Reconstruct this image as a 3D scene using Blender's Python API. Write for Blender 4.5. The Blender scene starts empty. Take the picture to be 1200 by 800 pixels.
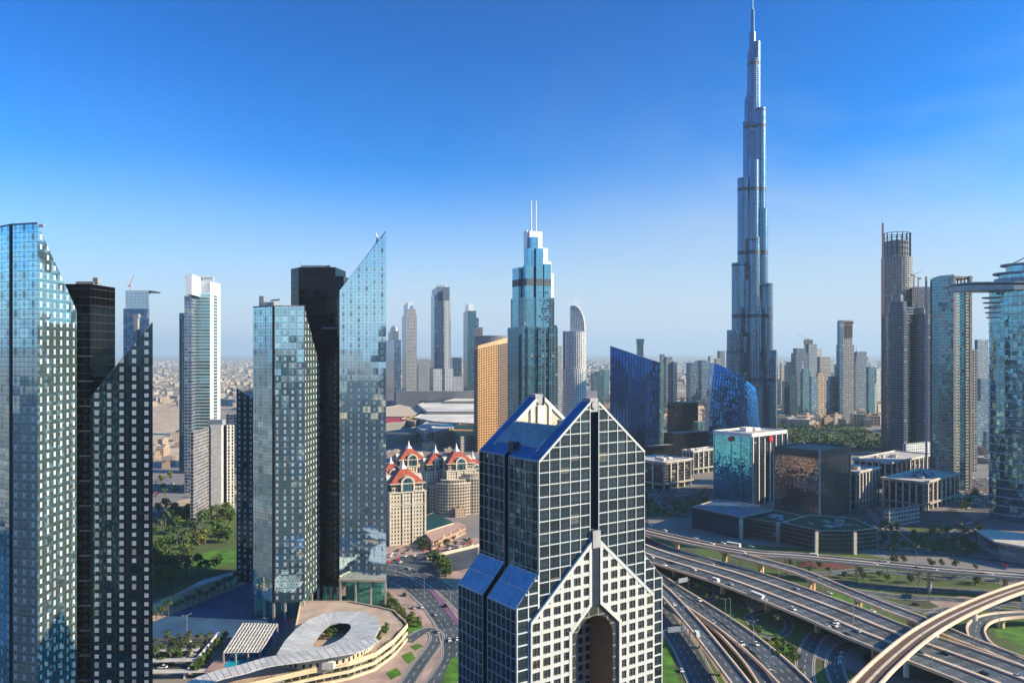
import bpy, math, random
from mathutils import Vector, Matrix
R = math.radians
random.seed(7)
SC = bpy.context.scene
# ------------------------------------------------------------------ camera
F, H, CX, HY = 950.0, 170.0, 600.0, 413.0
cam_d = bpy.data.cameras.new("camera"); cam = bpy.data.objects.new("camera", cam_d)
SC.collection.objects.link(cam); SC.camera = cam
cam.location = (0, 0, H); cam.rotation_euler = (R(90), 0, 0)
cam_d.sensor_width = 36; cam_d.lens = 36 * F / 1200
cam_d.shift_y = (HY - 400) / 1200
cam_d.clip_start = 1; cam_d.clip_end = 200000
# ------------------------------------------------------------------ world, sun
SUN_EL = 25.0
SD = Vector((0.975, -0.15, 0)).normalized()
SUN_DIR = Vector((SD.x * math.cos(R(SUN_EL)), SD.y * math.cos(R(SUN_EL)), math.sin(R(SUN_EL))))
W = bpy.data.worlds.new("World"); SC.world = W; W.use_nodes = True
wn = W.node_tree; wn.nodes.clear()
wo = wn.nodes.new('ShaderNodeOutputWorld'); wb = wn.nodes.new('ShaderNodeBackground')
sky = wn.nodes.new('ShaderNodeTexSky'); sky.sky_type = 'NISHITA'; sky.sun_disc = False
sky.sun_elevation = R(SUN_EL); sky.sun_rotation = math.atan2(SD.x, SD.y)
sky.altitude = 0; sky.air_density = 1.0; sky.dust_density = 1.0; sky.ozone_density = 5.0
hsv = wn.nodes.new('ShaderNodeHueSaturation'); hsv.inputs['Saturation'].default_value = 1.65
hsv.inputs['Value'].default_value = 1.0
gm = wn.nodes.new('ShaderNodeGamma'); gm.inputs[1].default_value = 1.75
wn.links.new(sky.outputs[0], gm.inputs[0]); tint = wn.nodes.new('ShaderNodeMix'); tint.data_type = 'RGBA'; tint.blend_type = 'MULTIPLY'; tint.inputs[0].default_value = 1; tint.inputs[7].default_value = (.02, .62, .78, 1)
wn.links.new(gm.outputs[0], tint.inputs[6]); wn.links.new(tint.outputs[2], hsv.inputs['Color'])
# thin high cloud veil
tc = wn.nodes.new('ShaderNodeTexCoord'); mp = wn.nodes.new('ShaderNodeMapping')
mp.inputs['Scale'].default_value = (1.0, 1.0, 2.0); mp.inputs['Location'].default_value = (0.35, 0.2, 0.1)
nz = wn.nodes.new('ShaderNodeTexNoise'); nz.inputs['Scale'].default_value = 1.6; nz.inputs['Detail'].default_value = 7
nz.inputs['Roughness'].default_value = 0.55; nz.inputs['Distortion'].default_value = 0.5
wn.links.new(tc.outputs['Generated'], mp.inputs[0]); wn.links.new(mp.outputs[0], nz.inputs['Vector'])
cr = wn.nodes.new('ShaderNodeMapRange'); cr.inputs[1].default_value = 0.38; cr.inputs[2].default_value = 0.72
cr.inputs[3].default_value = 0.0; cr.inputs[4].default_value = 0.9
wn.links.new(nz.outputs['Fac'], cr.inputs[0])
cm = wn.nodes.new('ShaderNodeMix'); cm.data_type = 'RGBA'
wn.links.new(tc.outputs['Generated'], nz.inputs['Vector']) if 0 else None
cm.inputs[7].default_value = (6.2, 7.2, 8.2, 1)
sx = wn.nodes.new('ShaderNodeSeparateXYZ'); wn.links.new(tc.outputs['Generated'], sx.inputs[0])
def wmath(op, a, b):
    x = wn.nodes.new('ShaderNodeMath'); x.operation = op; x.use_clamp = op == 'MULTIPLY'
    for i, q in enumerate((a, b)):
        if hasattr(q, 'default_value'): wn.links.new(q, x.inputs[i])
        else: x.inputs[i].default_value = q
    return x.outputs[0]
def wrange(v, a, b, c, d):
    x = wn.nodes.new('ShaderNodeMapRange'); x.interpolation_type = 'SMOOTHSTEP'; wn.links.new(v, x.inputs[0])
    for i, q in enumerate((a, b, c, d)): x.inputs[i + 1].default_value = q
    return x.outputs[0]
veil = wmath('MULTIPLY', cr.outputs[0], wrange(sx.outputs[0], -.1, .5, .12, 1))
veil = wmath('MULTIPLY', veil, wrange(sx.outputs[2], .36, .16, .1, 1))
# dust layer low over the horizon
_m = wn.nodes.new('ShaderNodeMath'); _m.operation = 'MULTIPLY'; wn.links.new(sx.outputs[2], _m.inputs[0]); _m.inputs[1].default_value = -11.5; wneg = _m.outputs[0]
dust = wmath('POWER', 2.718, wneg)
hz = wn.nodes.new('ShaderNodeMix'); hz.data_type = 'RGBA'; hz.inputs[7].default_value = (8.4, 8.9, 10.0, 1)
wn.links.new(wrange(sx.outputs[2], 0.0, .235, .90, 0), hz.inputs[0]); wn.links.new(hsv.outputs[0], hz.inputs[6])
wn.links.new(veil, cm.inputs[0]); wn.links.new(hz.outputs[2], cm.inputs[6]); wn.links.new(cm.outputs[2], wb.inputs[0]); wb.inputs[1].default_value = 0.05
wn.links.new(wb.outputs[0], wo.inputs[0])
sl = bpy.data.lights.new("sun", 'SUN'); sl.energy = 5.0; sl.angle = R(0.5); sl.color = (1.0, 0.78, 0.50)
so = bpy.data.objects.new("sun", sl); SC.collection.objects.link(so)
so.rotation_euler = SUN_DIR.to_track_quat('Z', 'Y').to_euler()
vs = SC.view_settings; SC.display_settings.display_device = 'sRGB'
vs.view_transform = 'Standard'; vs.look = 'None'; vs.exposure = 0.95; vs.gamma = 1.0; vs.use_curve_mapping = False
cy = SC.cycles
cy.max_bounces = 6; cy.diffuse_bounces = 2; cy.glossy_bounces = 3; cy.volume_bounces = 0
cy.transmission_bounces = 2; cy.sample_clamp_indirect = 3; cy.sample_clamp_direct = 12
cy.caustics_reflective = False; cy.caustics_refractive = False

# ------------------------------------------------------------------ pixel <-> world
def gp(px, py, h=0.0):
    D = (H - h) * F / (py - HY)
    return Vector(((px - CX) / F * D, D, h))
def xat(px, D): return (px - CX) / F * D
def zat(py, D): return H - (py - HY) * D / F
# ------------------------------------------------------------------ materials
class NT:
    def __init__(s, name):
        s.m = bpy.data.materials.new(name); s.m.use_nodes = True
        s.t = s.m.node_tree; s.t.nodes.clear()
        s.out = s.t.nodes.new('ShaderNodeOutputMaterial'); s.p = s.t.nodes.new('ShaderNodeBsdfPrincipled')
        s.t.links.new(s.p.outputs[0], s.out.inputs[0])
    def n(s, ty, **kw):
        x = s.t.nodes.new(ty)
        for k, v in kw.items(): setattr(x, k, v)
        return x
    def put(s, sock, v):
        if isinstance(v, bpy.types.NodeSocket): s.t.links.new(v, sock)
        elif isinstance(v, (tuple, list)) and len(v) == 3 and sock.type == 'RGBA': sock.default_value = (*v, 1)
        else: sock.default_value = v
    def math(s, op, a, b=None, c=None, clamp=False):
        x = s.n('ShaderNodeMath', operation=op, use_clamp=clamp); s.put(x.inputs[0], a)
        if b is not None: s.put(x.inputs[1], b)
        if c is not None: s.put(x.inputs[2], c)
        return x.outputs[0]
    def vm(s, op, a, b=None, sc=None):
        x = s.n('ShaderNodeVectorMath', operation=op); s.put(x.inputs[0], a)
        if b is not None: s.put(x.inputs[1], b)
        if sc is not None: s.put(x.inputs['Scale'], sc)
        return x.outputs[0]
    def mix(s, f, a, b):
        x = s.n('ShaderNodeMix', data_type='RGBA'); s.put(x.inputs[0], f); s.put(x.inputs[6], a); s.put(x.inputs[7], b)
        return x.outputs[2]
    def fmix(s, f, a, b):
        x = s.n('ShaderNodeMix', data_type='FLOAT'); s.put(x.inputs[0], f); s.put(x.inputs[2], a); s.put(x.inputs[3], b)
        return x.outputs[0]
    def noise(s, scale, detail=3, vec=None, rough=.55):
        x = s.n('ShaderNodeTexNoise'); x.inputs['Scale'].default_value = scale; x.inputs['Detail'].default_value = detail
        x.inputs['Roughness'].default_value = rough
        s.put(x.inputs['Vector'], vec if vec is not None else s.obj())
        return x
    def obj(s):
        return s.n('ShaderNodeTexCoord').outputs['Object']
    def rng(s, v, a, b, c=0., d=1.):
        x = s.n('ShaderNodeMapRange'); s.put(x.inputs[0], v)
        for i, q in enumerate((a, b, c, d)): x.inputs[i + 1].default_value = q
        return x.outputs[0]
MC = {}
def mat(name, col, rough=.7, metal=0., var=.18, scale=.25, col2=None, spec=.4):
    if name in MC: return MC[name]
    t = NT(name)
    nf = t.noise(scale, 5).outputs['Fac']
    c2 = col2 or tuple(c * (1 - var * 1.6) for c in col)
    c1 = col if col2 else tuple(min(1, c * (1 + var * .6)) for c in col)
    t.put(t.p.inputs['Base Color'], t.mix(t.rng(nf, .3, .7), c2, c1))
    t.p.inputs['Roughness'].default_value = rough; t.p.inputs['Metallic'].default_value = metal
    t.p.inputs['Specular IOR Level'].default_value = spec
    MC[name] = t.m; return t.m
def facade(name, glass, frame, wscale=.11, bigk=.25, fu=.08, fv=.12, dash=None, var=.5, jit=.02, warp=.02, rough=.07, metal=.85,
           frough=.5, fmetal=0., blind=.12, blindc=(.30, .31, .30), bands=None, subu=0, subv=0, subc=(.02, .025, .03), floor_jit=0):
    """uv in cells. frame lines on the cell borders, a spandrel band of share fv at the cell foot, panes vary one by one"""
    if name in MC: return MC[name]
    t = NT(name)
    uv = t.n('ShaderNodeUVMap').outputs[0]; sp = t.n('ShaderNodeSeparateXYZ'); t.put(sp.inputs[0], uv)
    u, v = sp.outputs[0], sp.outputs[1]
    fu_, fv_ = t.math('FRACT', u), t.math('FRACT', v)
    cell = t.vm('FLOOR', uv)
    wn_ = t.n('ShaderNodeTexWhiteNoise', noise_dimensions='2D'); t.put(wn_.inputs['Vector'], cell)
    wv, wc = wn_.outputs['Value'], wn_.outputs['Color']
    d = t.math('ABSOLUTE', t.math('SUBTRACT', fu_, .5))
    mu = t.math('GREATER_THAN', d, .5 - fu / 2)
    mv = t.math('LESS_THAN', fv_, fv)
    m = t.math('MAXIMUM', mu, mv)
    big = t.noise(.012, 2).outputs['Fac']
    gcol = t.mix(t.math('MULTIPLY', wv, var), glass, tuple(c * .35 for c in glass))
    gcol = t.mix(t.rng(big, .4, .65, 0, bigk), gcol, tuple(c * .6 for c in glass))
    sc_ = t.n('ShaderNodeSeparateColor'); t.put(sc_.inputs[0], wc)
    bl = t.math('LESS_THAN', sc_.outputs[1], blind)
    bl = t.math('MULTIPLY', bl, t.math('GREATER_THAN', fv_, t.rng(sc_.outputs[0], 0, 1, .1, .8)))
    gcol = t.mix(bl, gcol, blindc)
    met = t.fmix(bl, metal, metal * .5)
    if subu or subv:
        s1 = t.math('GREATER_THAN', t.math('ABSOLUTE', t.math('SUBTRACT', t.math('FRACT', t.math('MULTIPLY', u, max(subu, 1))), .5)), .47) if subu else 0.
        s2 = t.math('GREATER_THAN', t.math('ABSOLUTE', t.math('SUBTRACT', t.math('FRACT', t.math('MULTIPLY', v, max(subv, 1))), .5)), .46) if subv else 0.
        gcol = t.mix(t.math('MAXIMUM', s1, s2), gcol, subc)
    if dash:
        dw, dh, dc, dm = dash
        a = t.math('LESS_THAN', d, dw / 2)
        b = t.math('LESS_THAN', t.math('ABSOLUTE', t.math('SUBTRACT', fv_, .55)), t.rng(sc_.outputs[0], 0, 1, dh * .36, dh * .54))
        dk = t.math('MULTIPLY', t.math('MULTIPLY', a, b), t.math('GREATER_THAN', sc_.outputs[2], .02))
        gcol = t.mix(dk, gcol, t.mix(t.math('POWER', wv, 2.), dc, tuple(c * .4 for c in dc)))
        met = t.fmix(dk, met, dm)
    fn = t.noise(.15, 4).outputs['Fac']
    fc = t.mix(t.rng(fn, .3, .7), tuple(c * .8 for c in frame), frame)
    col = t.mix(m, gcol, fc); met = t.fmix(m, met, fmetal); ro = t.fmix(m, rough, frough)
    if bands:   # dark plant floors: (period in cells, share, colour)
        bm = t.math('LESS_THAN', t.math('FRACT', t.math('DIVIDE', v, bands[0])), bands[1])
        col = t.mix(bm, col, bands[2]); met = t.fmix(bm, met, .2); ro = t.fmix(bm, ro, .5)
    t.put(t.p.inputs['Base Color'], col); t.put(t.p.inputs['Metallic'], met); t.put(t.p.inputs['Roughness'], ro)
    ge = t.n('ShaderNodeNewGeometry').outputs['Normal']
    j = t.vm('SCALE', t.vm('SUBTRACT', wc, (.5, .5, .5)), sc=jit * 2)
    w = t.vm('SCALE', t.vm('SUBTRACT', t.noise(wscale, 2).outputs['Color'], (.5, .5, .5)), sc=warp * 2)
    t.put(t.p.inputs['Normal'], t.vm('NORMALIZE', t.vm('ADD', ge, t.vm('ADD', j, w))))
    MC[name] = t.m; return t.m
# ------------------------------------------------------------------ objects
ORG = {}
def tag(o, label=None, cat=None, group=None, kind=None):
    if label: o['label'] = label
    if cat: o['category'] = cat
    if group: o['group'] = group
    if kind: o['kind'] = kind
    return o
def thing(name, label, cat, loc=(0, 0, 0), group=None, rot=0.):
    o = bpy.data.objects.new(name, None); SC.collection.objects.link(o)
    o.location = loc; o.rotation_euler = (0, 0, rot); o.empty_display_size = 2
    ORG[o] = Vector((0, 0, 0)) if rot else Vector(loc)
    return tag(o, label, cat, group)
def area2(fp): return sum(fp[i][0] * fp[(i + 1) % len(fp)][1] - fp[(i + 1) % len(fp)][0] * fp[i][1] for i in range(len(fp)))
class MB:
    def __init__(s): s.v = []; s.f = []; s.uv = []; s.mi = []; s.sm = []
    def face(s, pts, uvs=None, mi=0, sm=False):
        b = len(s.v); s.v += [tuple(p) for p in pts]; s.f.append(tuple(range(b, b + len(pts))))
        s.uv.append(uvs or [(p[0] * .25, p[1] * .25) for p in pts]); s.mi.append(mi); s.sm.append(sm)
    def prism(s, fp, z0, z1, cw=4., ch=4., wall=0, top=1, cont=False, bottom=False, skip=(), sm=False, vz=0.):
        n = len(fp); fp = [tuple(p[:2]) for p in fp]
        z1 = list(z1) if isinstance(z1, (list, tuple)) else [z1] * n
        z0 = list(z0) if isinstance(z0, (list, tuple)) else [z0] * n
        if area2(fp) < 0: fp = fp[::-1]; z1 = z1[::-1]; z0 = z0[::-1]
        acc = 0.
        for i in range(n):
            j = (i + 1) % n; a, b = fp[i], fp[j]; L = math.dist(a, b)
            if cont: u0, u1 = acc / cw, (acc + L) / cw
            else: u0, u1 = 0., float(max(1, round(L / cw)))
            acc += L
            if i in skip: continue
            pts = [(*a, z0[i]), (*b, z0[j]), (*b, z1[j]), (*a, z1[i])]
            s.face(pts, [(u0, (z0[i] - vz) / ch), (u1, (z0[j] - vz) / ch), (u1, (z1[j] - vz) / ch), (u0, (z1[i] - vz) / ch)], wall, sm)
        if top is not None: s.face([(*fp[i], z1[i]) for i in range(n)], None, top)
        if bottom: s.face([(*fp[i], z0[i]) for i in range(n)][::-1], None, top if top is not None else wall)
        return s
    def box(s, c, d, rz=0., mi=0, bottom=True):
        x, y = d[0] / 2, d[1] / 2; ca, sa = math.cos(rz), math.sin(rz)
        fp = [(c[0] + a * ca - b * sa, c[1] + a * sa + b * ca) for a, b in ((-x, -y), (x, -y), (x, y), (-x, y))]
        return s.prism(fp, c[2], c[2] + d[2], wall=mi, top=mi, bottom=bottom)
    def tube(s, a, b, r0, r1=None, n=6, mi=0, caps=True):
        a, b = Vector(a), Vector(b); r1 = r0 if r1 is None else r1
        d = (b - a).normalized(); x = d.orthogonal().normalized(); y = d.cross(x)
        A = [a + (x * math.cos(2 * math.pi * k / n) + y * math.sin(2 * math.pi * k / n)) * r0 for k in range(n)]
        B = [b + (x * math.cos(2 * math.pi * k / n) + y * math.sin(2 * math.pi * k / n)) * r1 for k in range(n)]
        for k in range(n):
            j = (k + 1) % n; s.face([A[k], A[j], B[j], B[k]], None, mi, True)
        if caps: s.face(A[::-1], None, mi); s.face(B, None, mi)
        return s
    def build(s, name, mats, parent=None, **tg):
        me = bpy.data.meshes.new(name)
        o = bpy.data.objects.new(name, me); SC.collection.objects.link(o)
        off = ORG.get(parent, Vector((0, 0, 0)))
        if parent is not None: o.parent = parent; ORG[o] = off
        me.from_pydata([(p[0] - off.x, p[1] - off.y, p[2] - off.z) for p in s.v], [], s.f)
        for m in (mats if isinstance(mats, (list, tuple)) else [mats]): me.materials.append(m)
        ul = me.uv_layers.new(name='UVMap')
        flat = [c for f in s.uv for q in f for c in q]
        ul.data.foreach_set('uv', flat)
        nm = len(me.materials)
        me.polygons.foreach_set('material_index', [min(i, nm - 1) for i in s.mi])
        me.polygons.foreach_set('use_smooth', s.sm)
        me.update()
        return tag(o, **tg) if tg else o
def copy_tree(o, parent=None):
    c = o.copy(); SC.collection.objects.link(c); c.parent = parent
    for ch in list(o.children): copy_tree(ch, c)
    return c
def cbox(pl, pc, pr, D, th, depth=None):
    """footprint whose near corner is at pixel column pc, distance D; the faces end at columns pl and pr"""
    th = R(th); u = (math.cos(th), math.sin(th)); v = (-math.sin(th), math.cos(th)); C = (xat(pc, D), D)
    def ln(p, d): k = (p - CX) / F; return (k * D - C[0]) / (d[0] - k * d[1])
    a = ln(pr, u) if pr != pc else depth; b = ln(pl, v) if pl != pc else depth
    return [C, (C[0] + u[0] * a, C[1] + u[1] * a), (C[0] + u[0] * a + v[0] * b, C[1] + u[1] * a + v[1] * b), (C[0] + v[0] * b, C[1] + v[1] * b)]
def ctr(fp): return (sum(p[0] for p in fp) / len(fp), sum(p[1] for p in fp) / len(fp))
def grow(fp, d):
    """offset a convex footprint outward by d metres (negative shrinks)"""
    if area2(fp) < 0: fp = fp[::-1]
    n = len(fp); out = []
    for i in range(n):
        a, b, c = Vector(fp[i - 1][:2]), Vector(fp[i][:2]), Vector(fp[(i + 1) % n][:2])
        e1 = (b - a).normalized(); e2 = (c - b).normalized()
        n1 = Vector((e1.y, -e1.x)); n2 = Vector((e2.y, -e2.x)); m = (n1 + n2)
        k = m.length_squared
        out.append(tuple(b + m * (2 * d / k)) if k > .05 else tuple(b + n1 * d))
    return out
def ell(cx, cy, a, b, n=28, rot=0., a0=0., a1=360.):
    o = []; full = (a1 - a0) >= 360
    for i in range(n):
        t = R(a0 + (a1 - a0) * i / (n if full else n - 1)); x, y = a * math.cos(t), b * math.sin(t)
        o.append((cx + x * math.cos(rot) - y * math.sin(rot), cy + x * math.sin(rot) + y * math.cos(rot)))
    return o
def lerp2(a, b, t): return (a[0] + (b[0] - a[0]) * t, a[1] + (b[1] - a[1]) * t)
def ring_parapet(mb, fp, z, h=1.4, t=.5, mi=0):
    o = fp if area2(fp) > 0 else fp[::-1]; inn = grow(o, -t); n = len(o)
    for i in range(n):
        j = (i + 1) % n
        mb.face([(*o[i], z), (*o[j], z), (*o[j], z + h), (*o[i], z + h)], None, mi)
        mb.face([(*inn[j], z), (*inn[i], z), (*inn[i], z + h), (*inn[j], z + h)], None, mi)
        mb.face([(*o[i], z + h), (*o[j], z + h), (*inn[j], z + h), (*inn[i], z + h)], None, mi)
def roof_units(mb, fp, z, n, smax=5., mi=0, seed=1):
    rr = random.Random(seed); c = ctr(fp)
    for k in range(n):
        i = rr.randrange(len(fp)); q = lerp2(c, fp[i], rr.uniform(0, .6)); q = lerp2(q, c, rr.uniform(0, .4))
        a = Vector(fp[1]) - Vector(fp[0])
        mb.box((q[0], q[1], z), (rr.uniform(.3, 1) * smax, rr.uniform(.3, 1) * smax, rr.uniform(.8, 3)), math.atan2(a.y, a.x), mi)
CONC = mat('concrete', (.42, .38, .33), .8); WHITE = mat('white_paint', (.78, .76, .72), .5, var=.08)
DARK = mat('dark_metal', (.03, .032, .036), .4, .6); GREY = mat('grey_cladding', (.30, .31, .33), .6)
ROOFG = mat('roof_grey', (.33, .31, .29), .85, scale=.08, var=.3); CREAM = mat('cream_stone', (.62, .52, .38), .75)
ROOFW = mat('roof_pale', (.55, .53, .5), .8, scale=.06, var=.25); RED = mat('red_paint', (.75, .03, .03), .4, var=.05)
BEIGE = mat('beige_concrete', (.52, .42, .32), .8, scale=.06)
STEEL = mat('steel', (.5, .52, .55), .3, .8)
HAZE = 0.00005
# ================================================================== gabled tower in front
def clip(poly, a, b, c):
    """keep a*x + b*y <= c"""
    out = []; n = len(poly)
    for i in range(n):
        p, q = poly[i], poly[(i + 1) % n]
        dp, dq = a * p[0] + b * p[1] - c, a * q[0] + b * q[1] - c
        if dp <= 0: out.append(p)
        if dp * dq < 0:
            t = dp / (dp - dq); out.append((p[0] + (q[0] - p[0]) * t, p[1] + (q[1] - p[1]) * t))
    return out
def clips(poly, hs):
    for h in hs:
        if len(poly) < 3: return []
        poly = clip(poly, *h)
    return poly if len(poly) >= 3 and abs(area2(poly)) > .02 else []
def ext(mb, poly, y0, y1, mi=0, axis='x', s=1):
    """extrude a polygon drawn in (a, z) from depth y0 to y1; axis 'x': a runs along x; axis 'y': a runs along y"""
    if not poly: return
    P = (lambda a, z, d: (a, d, z)) if axis == 'x' else (lambda a, z, d: (d, a, z))
    if area2(poly) < 0: poly = poly[::-1]
    A = [P(*p, y0) for p in poly]; B = [P(*p, y1) for p in poly]; n = len(poly)
    flip = (axis == 'y')
    f1, f2 = (A, B[::-1]) if not flip else (A[::-1], B)
    mb.face(f1, [(p[0] / 4.7, p[1] / 4.4) for p in (poly if not flip else poly[::-1])], mi)
    mb.face(f2, [(p[0] / 4.7, p[1] / 4.4) for p in (poly[::-1] if not flip else poly)], mi)
    for i in range(n):
        j = (i + 1) % n; q = [A[j], A[i], B[i], B[j]]
        mb.face(q if not flip else q[::-1], None, mi)
def rect(x0, x1, z0, z1): return [(x0, z0), (x1, z0), (x1, z1), (x0, z1)]
GL_D = facade('gable_glass', (.11, .17, .22), (.05, .05, .05), fu=0, fv=0, var=.8, jit=.03, warp=.02, wscale=.05, rough=.04, metal=.8, blind=.05, blindc=(.18, .18, .17), subu=2, subv=2)
GL_W = facade('gable_window_glass', (.16, .17, .18), (.05, .05, .05), fu=0, fv=0, var=.5, jit=.03, warp=.01, metal=.7, blind=.12, blindc=(.16, .14, .11), subu=0, subv=0)
GL_B = facade('blue_roof_glass', (.09, .27, .50), (.02, .03, .05), fu=0, fv=0, var=.45, jit=.012, warp=.006, metal=.5, rough=.12, blind=0)
MUL = mat('white_mullion', (.58, .58, .57), .4, var=.05); MULG = mat('shaded_mullion', (.42, .44, .46), .4, .3, var=.05)  # side mullions: greyer copy with the side faces' shade in its colour
MULB = mat('blue_mullion', (.07, .16, .34), .35, .4, var=.05); CHAN = mat('channel_cladding', (.035, .05, .075), .35, .4)
BROWN = mat('brown_stone', (.23, .17, .125), .6); CAP = mat('cap_stone', (.36, .35, .36), .6)
def gabled_tower():
    root = thing('gabled_tower', 'dark glass tower with steep blue gabled roofs, white grid and tall pointed arch', 'tower', (9.5, 291.7, 0), rot=R(35))
    Wd, Dp, m = 52.5, 39.0, 26.25; s = 22.2 / 26.25; ZE, ZA, ZL = 131.0, 153.2, 79.4
    hw = 30.5; EZ = 74.0; s2 = (101 - EZ) / hw
    roofL = (-s, 1, ZE); roofR = (s, 1, ZE + s * Wd)                        # z <= ZE + s*a
    lowL = (-s2, 1, EZ + s2 * 4.2 + 0); lowR = (s2, 1, EZ + s2 * (m + hw))  # front gable slope
    # glass of the upper block
    g = MB()
    for x0, x1, hs in ((0, 24.2, [roofL]), (28.3, Wd, [roofR])):
        ext(g, clips(rect(x0, x1, 76, 160), hs), 0, 4.8)
        ext(g, clips(rect(x0, x1, 60, 160), hs), Dp - 4.8, Dp)
    for y0, y1 in ((4.8, 18.4), (21.4, Dp - 4.8)):
        ext(g, rect(y0, y1, 60, ZE), 0, 4, axis='y'); ext(g, rect(y0, y1, 60, ZE), Wd - 4, Wd, axis='y')
    g.build('upper_glass', GL_D, root)
    c = MB(); c.box((m, 3.5, 76), (5, 3, 72), 0); c.box((m, Dp - 3.5, 60), (5, 3, 88), 0)
    c.box((3.2, 19.9, 0), (3, 3.4, 136)); c.box((Wd - 3.2, 19.9, 0), (3, 3.4, 136))
    c.build('recessed_channel', CHAN, root)
    # mullion grid of the upper faces
    def grid_face(name, spans, hs, z0, z1, y, dy, pitch, axis='x', mt=MUL, w=.29, zoff=0.):
        b = MB()
        for x0, x1, nc in spans:
            for k in range(nc + 1):
                x = x0 + (x1 - x0) * k / nc; xx = min(max(x - w / 2, x0), x1 - w)
                ext(b, clips(rect(xx, xx + w, z0, z1), hs), y, y + dy, 0, axis)
            z = ZE - zoff
            while z > z0:
                ext(b, clips(rect(x0 + .01, x1 - .01, z - w / 2, z + w / 2), hs), y + dy * .02, y + dy * .93, 0, axis); z -= pitch
            z = ZE - zoff + pitch
            while z < z1:
                ext(b, clips(rect(x0 + .01, x1 - .01, z - w / 2, z + w / 2), hs), y + dy * .02, y + dy * .93, 0, axis); z += pitch
        return b
    for y, dy in ((0, -.35), (Dp, .35)):
        b = grid_face('g', [(0, 24.2, 5)], [roofL], 76, 154, y, dy, 4.4)
        b2 = grid_face('g', [(28.3, Wd, 5)], [roofR], 76, 154, y, dy, 4.4)
        b.v, b2v = b.v, b2.v
        for f, uv, mi, sm in zip(b2.f, b2.uv, b2.mi, b2.sm): b.face([b2.v[i] for i in f], uv, mi, sm)
        for a0, a1, hs in ((0, 24.2, roofL), (28.3, Wd, roofR)):            # raking edge bars
            z0_, z1_ = (ZE + s * a0, ZE + s * a1) if a0 == 0 else (ZE + s * (Wd - a0), ZE + s * (Wd - a1))
            ext(b, [(a0, z0_ - .9), (a1, z1_ - .9), (a1, z1_ + .12), (a0, z0_ + .12)], y + dy * 1.15, y - dy * .3)
        b.build('mullion_grid', MUL, root)
    for x, dx in ((0, -.3), (Wd, .3)):
        b = grid_face('g', [(0, 18.4, 5), (21.4, Dp, 5)], [], 62, ZE, x, dx, 4.4, 'y', w=.26)
        b.build('side_mullion_grid', MULG, root)
    # roofs: end gables and cut-off middle slopes
    def slope_quad(b, x0, x1, y0, y1, lift=.06, thick=.35, mirror=False, mi=0, off=0.):
        f = (lambda x: ZE + s * x)
        P = [(x0, y0, f(x0) + lift), (x1, y0, f(x1) + lift), (x1, y1, f(x1) + lift), (x0, y1, f(x0) + lift)]
        if mirror: P = [(Wd - p[0], p[1], p[2]) for p in P][::-1]
        b.face(P[::1], [(p[1] / 3, p[0] / 3) for p in P], mi)
        b.face([(p[0], p[1], p[2] - thick) for p in P][::-1], None, mi)
        for i in range(4):
            j = (i + 1) % 4; b.face([P[j], P[i], (P[i][0], P[i][1], P[i][2] - thick), (P[j][0], P[j][1], P[j][2] - thick)], None, mi)
    for mir in (False, True):
        b = MB()
        for y0, y1 in ((.15, 5), (Dp - 5, Dp - .15)): slope_quad(b, -.3, 24.1, y0, y1, mirror=mir)
        for y0, y1 in ((5.02, 18.3), (21.5, Dp - 5.02)): slope_quad(b, -.3, 4.2, y0, y1, mirror=mir)
        rf = b.build('roof_slope', GL_B, root)
        r = MB()
        slope_quad(r, 4.4, 13.0, 5.1, Dp - 5.1, .1, .4, mir)
        rb = r.build('ribbed_panel', mat('ribbed_panel_glass', (.25, .50, .58), .25, .4), root)
        q = MB(); y = 5.6
        while y < Dp - 5.3:
            slope_quad(q, 4.5, 12.9, y, y + .6, .7, .6, mir); y += 1.7
        q.build('rib', mat('rib_metal', (.50, .60, .62), .35, .3), rb)
        q = MB()
        for y in (1.7, 3.4, Dp - 1.7, Dp - 3.4, 8.3, 11.6, 14.9, 24.9, 28.3, 31.6):
            slope_quad(q, -.2, 4.2 if 5 < y < Dp - 5 else 24, y, y + .14, .14, .1, mir)
        for x in (4.2, 2.0): slope_quad(q, x, x + .16, .2, 18.3, .15, .1, mir); slope_quad(q, x, x + .16, 21.5, Dp - .2, .15, .1, mir)
        q.build('roof_bar', MULB, rf)
    # well between the gables
    w = MB(); w.box((m, Dp / 2, 136), (Wd - 22.0, Dp - 10.2, 1.5)); w.box((30, 13.5, 137.5), (13, 11, 6.0)); w.box((22, 25, 137.5), (7, 6, 2.4))
    w.prism([(13.1, 5.1), (13.6, 5.1), (13.6, Dp - 5.1), (13.1, Dp - 5.1)], 131, 142.6, top=0)
    w.prism([(Wd - 13.6, 5.1), (Wd - 13.1, 5.1), (Wd - 13.1, Dp - 5.1), (Wd - 13.6, Dp - 5.1)], 131, 142.6, top=0)
    w.build('roof_well', CREAM, root)
    for y, dy in ((Dp - 5, -.4), (5, .4)):
        b = MB()
        for hs, x0, x1 in ((roofL, 5, 24.2), (roofR, 28.3, Wd - 5)):
            ext(b, clips(rect(x0, x1, 130, 160), [hs]), y, y + dy * .5)
        gi = b.build('gable_inner_wall', CREAM, root)
        b = MB()
        for a0, a1 in ((3, 24.2), (Wd - 3, 28.3)):
            z0_, z1_ = ZE + s * min(a0, Wd - a0), ZE + s * min(a1, Wd - a1)
            ext(b, [(a0, z0_ - 1.5), (a1, z1_ - 1.5), (a1, z1_ + .1), (a0, z0_ + .1)], y + dy * .6, y + dy * 2.2)
        for x in (21.5, 31.0): b.box((x, y + dy * 1.3, 134), (1.0, 1.0, 14))
        b.box((m, y + dy, 134), (3.2, 1.4, 14.2))
        b.build('white_frame', WHITE, gi)
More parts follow.
